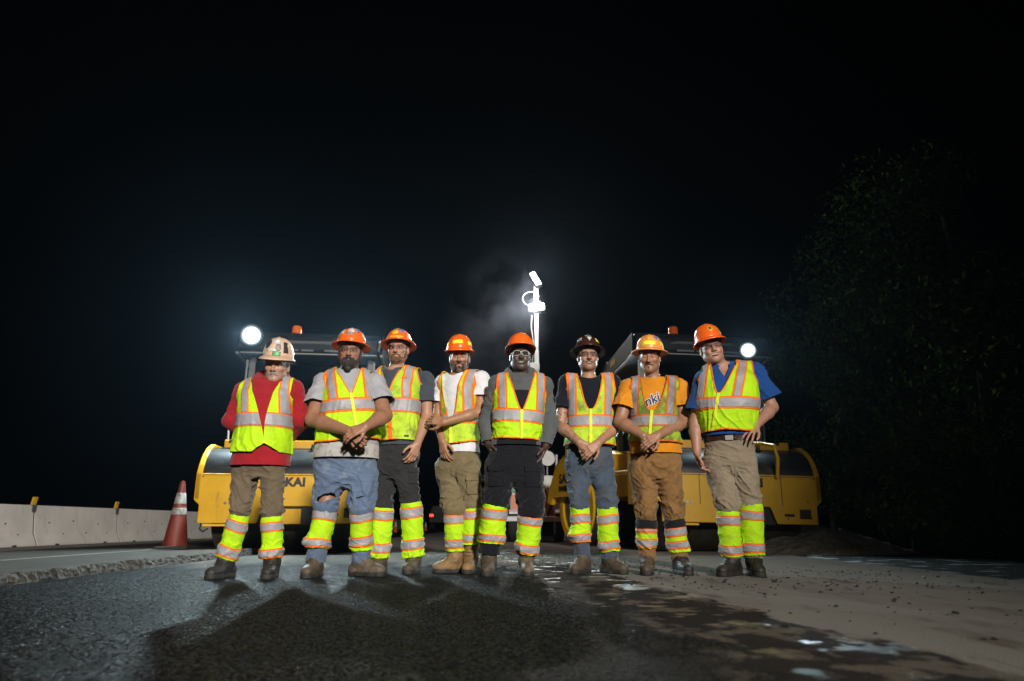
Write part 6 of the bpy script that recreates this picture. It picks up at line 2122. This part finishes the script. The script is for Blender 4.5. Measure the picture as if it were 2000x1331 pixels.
      vest=dict(v=771, hem=842, band=(777, 801), mid=1392, slope=-0.02, neck=0.092, vpow=0.7, tx=0.132, bow=0.03, tape=0.046, edge=0.014, loose=0.038, arm_r=0.090)),
]
for S_ in CREW:
    person(S_)
# ------------------------------------------------------------------ trees and bushes on the verge
def leaf_tree(name, loc, h, w, n, mats, label, cat, seed, low=0.1):
    rnd = np.random.default_rng(seed)
    root = empty(name, loc, rnd.uniform(0, 6.28))
    tag(root, label, cat, 'trees and bushes on the verge')
    tr = MB()
    top = np.array([rnd.uniform(-0.2, 0.2) * w, rnd.uniform(-0.2, 0.2) * w, h * 0.8])
    base_r = 0.035 * h ** 0.8
    trunk = [np.array([0, 0, -0.05]), top * 0.3 + rnd.normal(0, 0.06, 3) * w, top * 0.65 + rnd.normal(0, 0.06, 3) * w, top]
    tr.tube(trunk, [base_r, base_r * 0.8, base_r * 0.5, base_r * 0.15], 8)
    tips = []
    for k in range(14):
        t = rnd.uniform(0.15, 0.95)
        i = min(2, int(t * 3)); f = t * 3 - i
        p = trunk[i] * (1 - f) + trunk[i + 1] * f
        a = rnd.uniform(0, 6.28)
        L = w * (1.05 - 0.55 * t) * rnd.uniform(0.6, 1.0)
        q = p + np.array([cos(a) * L, sin(a) * L, L * rnd.uniform(0.1, 0.7)])
        mid = (p + q) / 2 + np.array([0, 0, -0.08 * L])
        tr.tube([p, mid, q], [base_r * 0.4, base_r * 0.25, base_r * 0.06], 5)
        tips += [(mid, 0.30 * w), (q, 0.34 * w), ((p + mid) / 2, 0.22 * w)]
    tips.append((top, 0.32 * w))
    tr.build('trunk', MT['bark'], root, smooth=True)
    # leaves in clumps round the limbs
    idx = rnd.integers(0, len(tips), n)
    c = np.array([t[0] for t in tips])[idx]
    r = np.array([t[1] for t in tips])[idx]
    d = rnd.normal(0, 1, (n, 3)); d /= np.linalg.norm(d, axis=1)[:, None]
    P = c + d * (r * rnd.uniform(0.15, 1.0, n) ** 0.5)[:, None] * np.array([1, 1, 0.8])
    P[:, 2] = np.maximum(P[:, 2], low * rnd.uniform(0.3, 2.0, n))
    s = rnd.uniform(0.026, 0.050, n) * (1 + 0.15 * h / 4)
    a = rnd.normal(0, 1, (n, 3)); a /= np.linalg.norm(a, axis=1)[:, None]
    b = np.cross(a, rnd.normal(0, 1, (n, 3))); b /= np.linalg.norm(b, axis=1)[:, None]
    nn = np.cross(a, b)
    V = np.stack([P - a * s[:, None], P + b * (s * 0.45)[:, None] + nn * (s * 0.12)[:, None], P + a * s[:, None], P - b * (s * 0.45)[:, None] + nn * (s * 0.12)[:, None]], 1).reshape(-1, 3)
    me = bpy.data.meshes.new('crown')
    me.from_pydata(V.tolist(), [], np.arange(4 * n).reshape(-1, 4).tolist())
    for m_ in mats:
        me.materials.append(MT[m_])
    pick = (rnd.random(n) < 0.28).astype(np.int32) if len(mats) > 1 else np.zeros(n, np.int32)
    me.polygons.foreach_set('material_index', pick)
    o = bpy.data.objects.new('crown', me)
    COL.objects.link(o); o.parent = root
    return root

TREES = [
 ('leafy_tree', 1640, 12.6, 5.2, 1.9, 13500, ('leaf_dark', 'leaf_mid'), 'dark leafy tree rising straight behind the roller front', 'tree'),
 ('leafy_tree', 1760, 11.6, 7.2, 2.2, 16500, ('leaf_dark', 'leaf_mid'), 'tall dark tree behind the yellow-green sprays', 'tree'),
 ('leafy_tree', 1900, 10.8, 7.9, 2.4, 18000, ('leaf_dark', 'leaf_mid'), 'tallest dark tree, reaching highest over the verge', 'tree'),
 ('leafy_tree', 2020, 9.6, 7.4, 2.2, 15000, ('leaf_dark', 'leaf_mid'), 'dark tree cut off by the picture edge', 'tree'),
 ('leafy_bush', 1690, 11.3, 1.7, 0.9, 4500, ('leaf_mid', 'leaf_dark'), 'mid green bush just beyond the gravel heap', 'bush'),
 ('leafy_bush', 1790, 10.4, 2.3, 0.9, 5000, ('leaf_mid', 'leaf_yellow'), 'bush with yellow-green sprays in front of the tall trees', 'bush'),
 ('leafy_bush', 1880, 9.6, 2.0, 0.9, 5000, ('leaf_mid', 'leaf_yellow'), 'rounded bush with a few pale leaves beyond the asphalt strip', 'bush'),
 ('leafy_bush', 1975, 8.8, 1.6, 0.8, 4500, ('leaf_dark', 'leaf_mid'), 'low dark bush nearest the picture edge', 'bush'),
]
for k, (nm, px, D, h, w, n, mats_, lab, cat) in enumerate(TREES):
    x = at(px, 1060, D)[0]
    leaf_tree(nm, (x, D, 0), h, w, n, mats_, lab, cat, 40 + k)

# low weeds along the verge
n = 2600
P = np.stack([RNG.uniform(4.6, 9.5, n), RNG.uniform(6.0, 13.0, n), np.zeros(n)], 1)
keep = P[:, 0] > 4.9 + 0.25 * (P[:, 1] - 8.0) * (P[:, 1] > 8) 
P = P[keep]; n = len(P)
hgt = RNG.uniform(0.06, 0.26, n); dx = RNG.normal(0, 0.07, n); dy = RNG.normal(0, 0.05, n); w = RNG.uniform(0.008, 0.018, n)
V = np.stack([P + np.stack([-w, 0 * w, 0 * w], 1), P + np.stack([w, 0 * w, 0 * w], 1), P + np.stack([dx, dy, hgt], 1)], 1).reshape(-1, 3)
o = mesh_obj('weeds', V, np.arange(3 * n).reshape(-1, 3), MT['leaf_dark'], None, smooth=False)
tag(o, 'thin dark weeds along the verge under the bushes', 'weeds', kind='stuff')
# ------------------------------------------------------------------ night air: thin smoke of the paving work
def haze():
    m = bpy.data.materials.new('haze_air')
    m.use_nodes = True
    N, L = m.node_tree.nodes, m.node_tree.links
    N.clear()
    out = N.new('ShaderNodeOutputMaterial')
    v = N.new('ShaderNodeVolumePrincipled')
    v.inputs['Color'].default_value = (0.55, 0.76, 1.0, 1)
    v.inputs['Density'].default_value = 0.00033
    v.inputs['Anisotropy'].default_value = 0.72
    L.new(v.outputs[0], out.inputs['Volume'])
    mb = MB().box(-70, 70, -8, 90, -1.0, 10.5)
    o = mb.build('haze', m, None)
    tag(o, 'thin pale smoke and damp air hanging over the site', 'haze', kind='stuff')
haze()

def smoke():
    """a drift of asphalt smoke beside the light tower"""
    m = bpy.data.materials.new('smoke_volume')
    m.use_nodes = True
    N, L = m.node_tree.nodes, m.node_tree.links
    N.clear()
    out = N.new('ShaderNodeOutputMaterial')
    v = N.new('ShaderNodeVolumePrincipled')
    v.inputs['Color'].default_value = (0.72, 0.82, 1.0, 1)
    v.inputs['Anisotropy'].default_value = 0.4
    tc = N.new('ShaderNodeTexCoord')
    n = N.new('ShaderNodeTexNoise'); n.inputs['Scale'].default_value = 1.1; n.inputs['Detail'].default_value = 4; n.inputs['Roughness'].default_value = 0.55
    L.new(tc.outputs['Object'], n.inputs['Vector'])
    ln = N.new('ShaderNodeVectorMath'); ln.operation = 'LENGTH'
    sc_ = N.new('ShaderNodeVectorMath'); sc_.operation = 'DIVIDE'; sc_.inputs[1].default_value = (1.5, 1.2, 2.3)
    L.new(tc.outputs['Object'], sc_.inputs[0]); L.new(sc_.outputs[0], ln.inputs[0])
    fall = N.new('ShaderNodeMapRange'); fall.interpolation_type = 'SMOOTHSTEP'
    fall.inputs['From Min'].default_value, fall.inputs['From Max'].default_value = 0.15, 1.0
    fall.inputs['To Min'].default_value, fall.inputs['To Max'].default_value = 1.0, 0.0
    L.new(ln.outputs['Value'], fall.inputs['Value'])
    wisp = N.new('ShaderNodeMapRange')
    wisp.inputs['From Min'].default_value, wisp.inputs['From Max'].default_value = 0.44, 0.68
    wisp.inputs['To Min'].default_value, wisp.inputs['To Max'].default_value = 0.0, 0.5
    L.new(n.outputs['Fac'], wisp.inputs['Value'])
    mu = N.new('ShaderNodeMath'); mu.operation = 'MULTIPLY'
    L.new(fall.outputs[0], mu.inputs[0]); L.new(wisp.outputs[0], mu.inputs[1])
    L.new(mu.outputs[0], v.inputs['Density'])
    L.new(v.outputs[0], out.inputs['Volume'])
    bm = bmesh.new()
    bmesh.ops.create_icosphere(bm, subdivisions=3, radius=1.0)
    V = [(a.co.x * 1.52, a.co.y * 1.22, a.co.z * 2.32) for a in bm.verts]
    F = [tuple(q.index for q in fa.verts) for fa in bm.faces]
    bm.free()
    o = mesh_obj('smoke', V, F, m, None)
    p = at(962, 640, 15.4)
    o.location = p
    o.rotation_euler = (0, radians(18), 0)
    tag(o, 'faint drift of pale smoke rising beside the light tower', 'smoke', kind='stuff')
smoke()
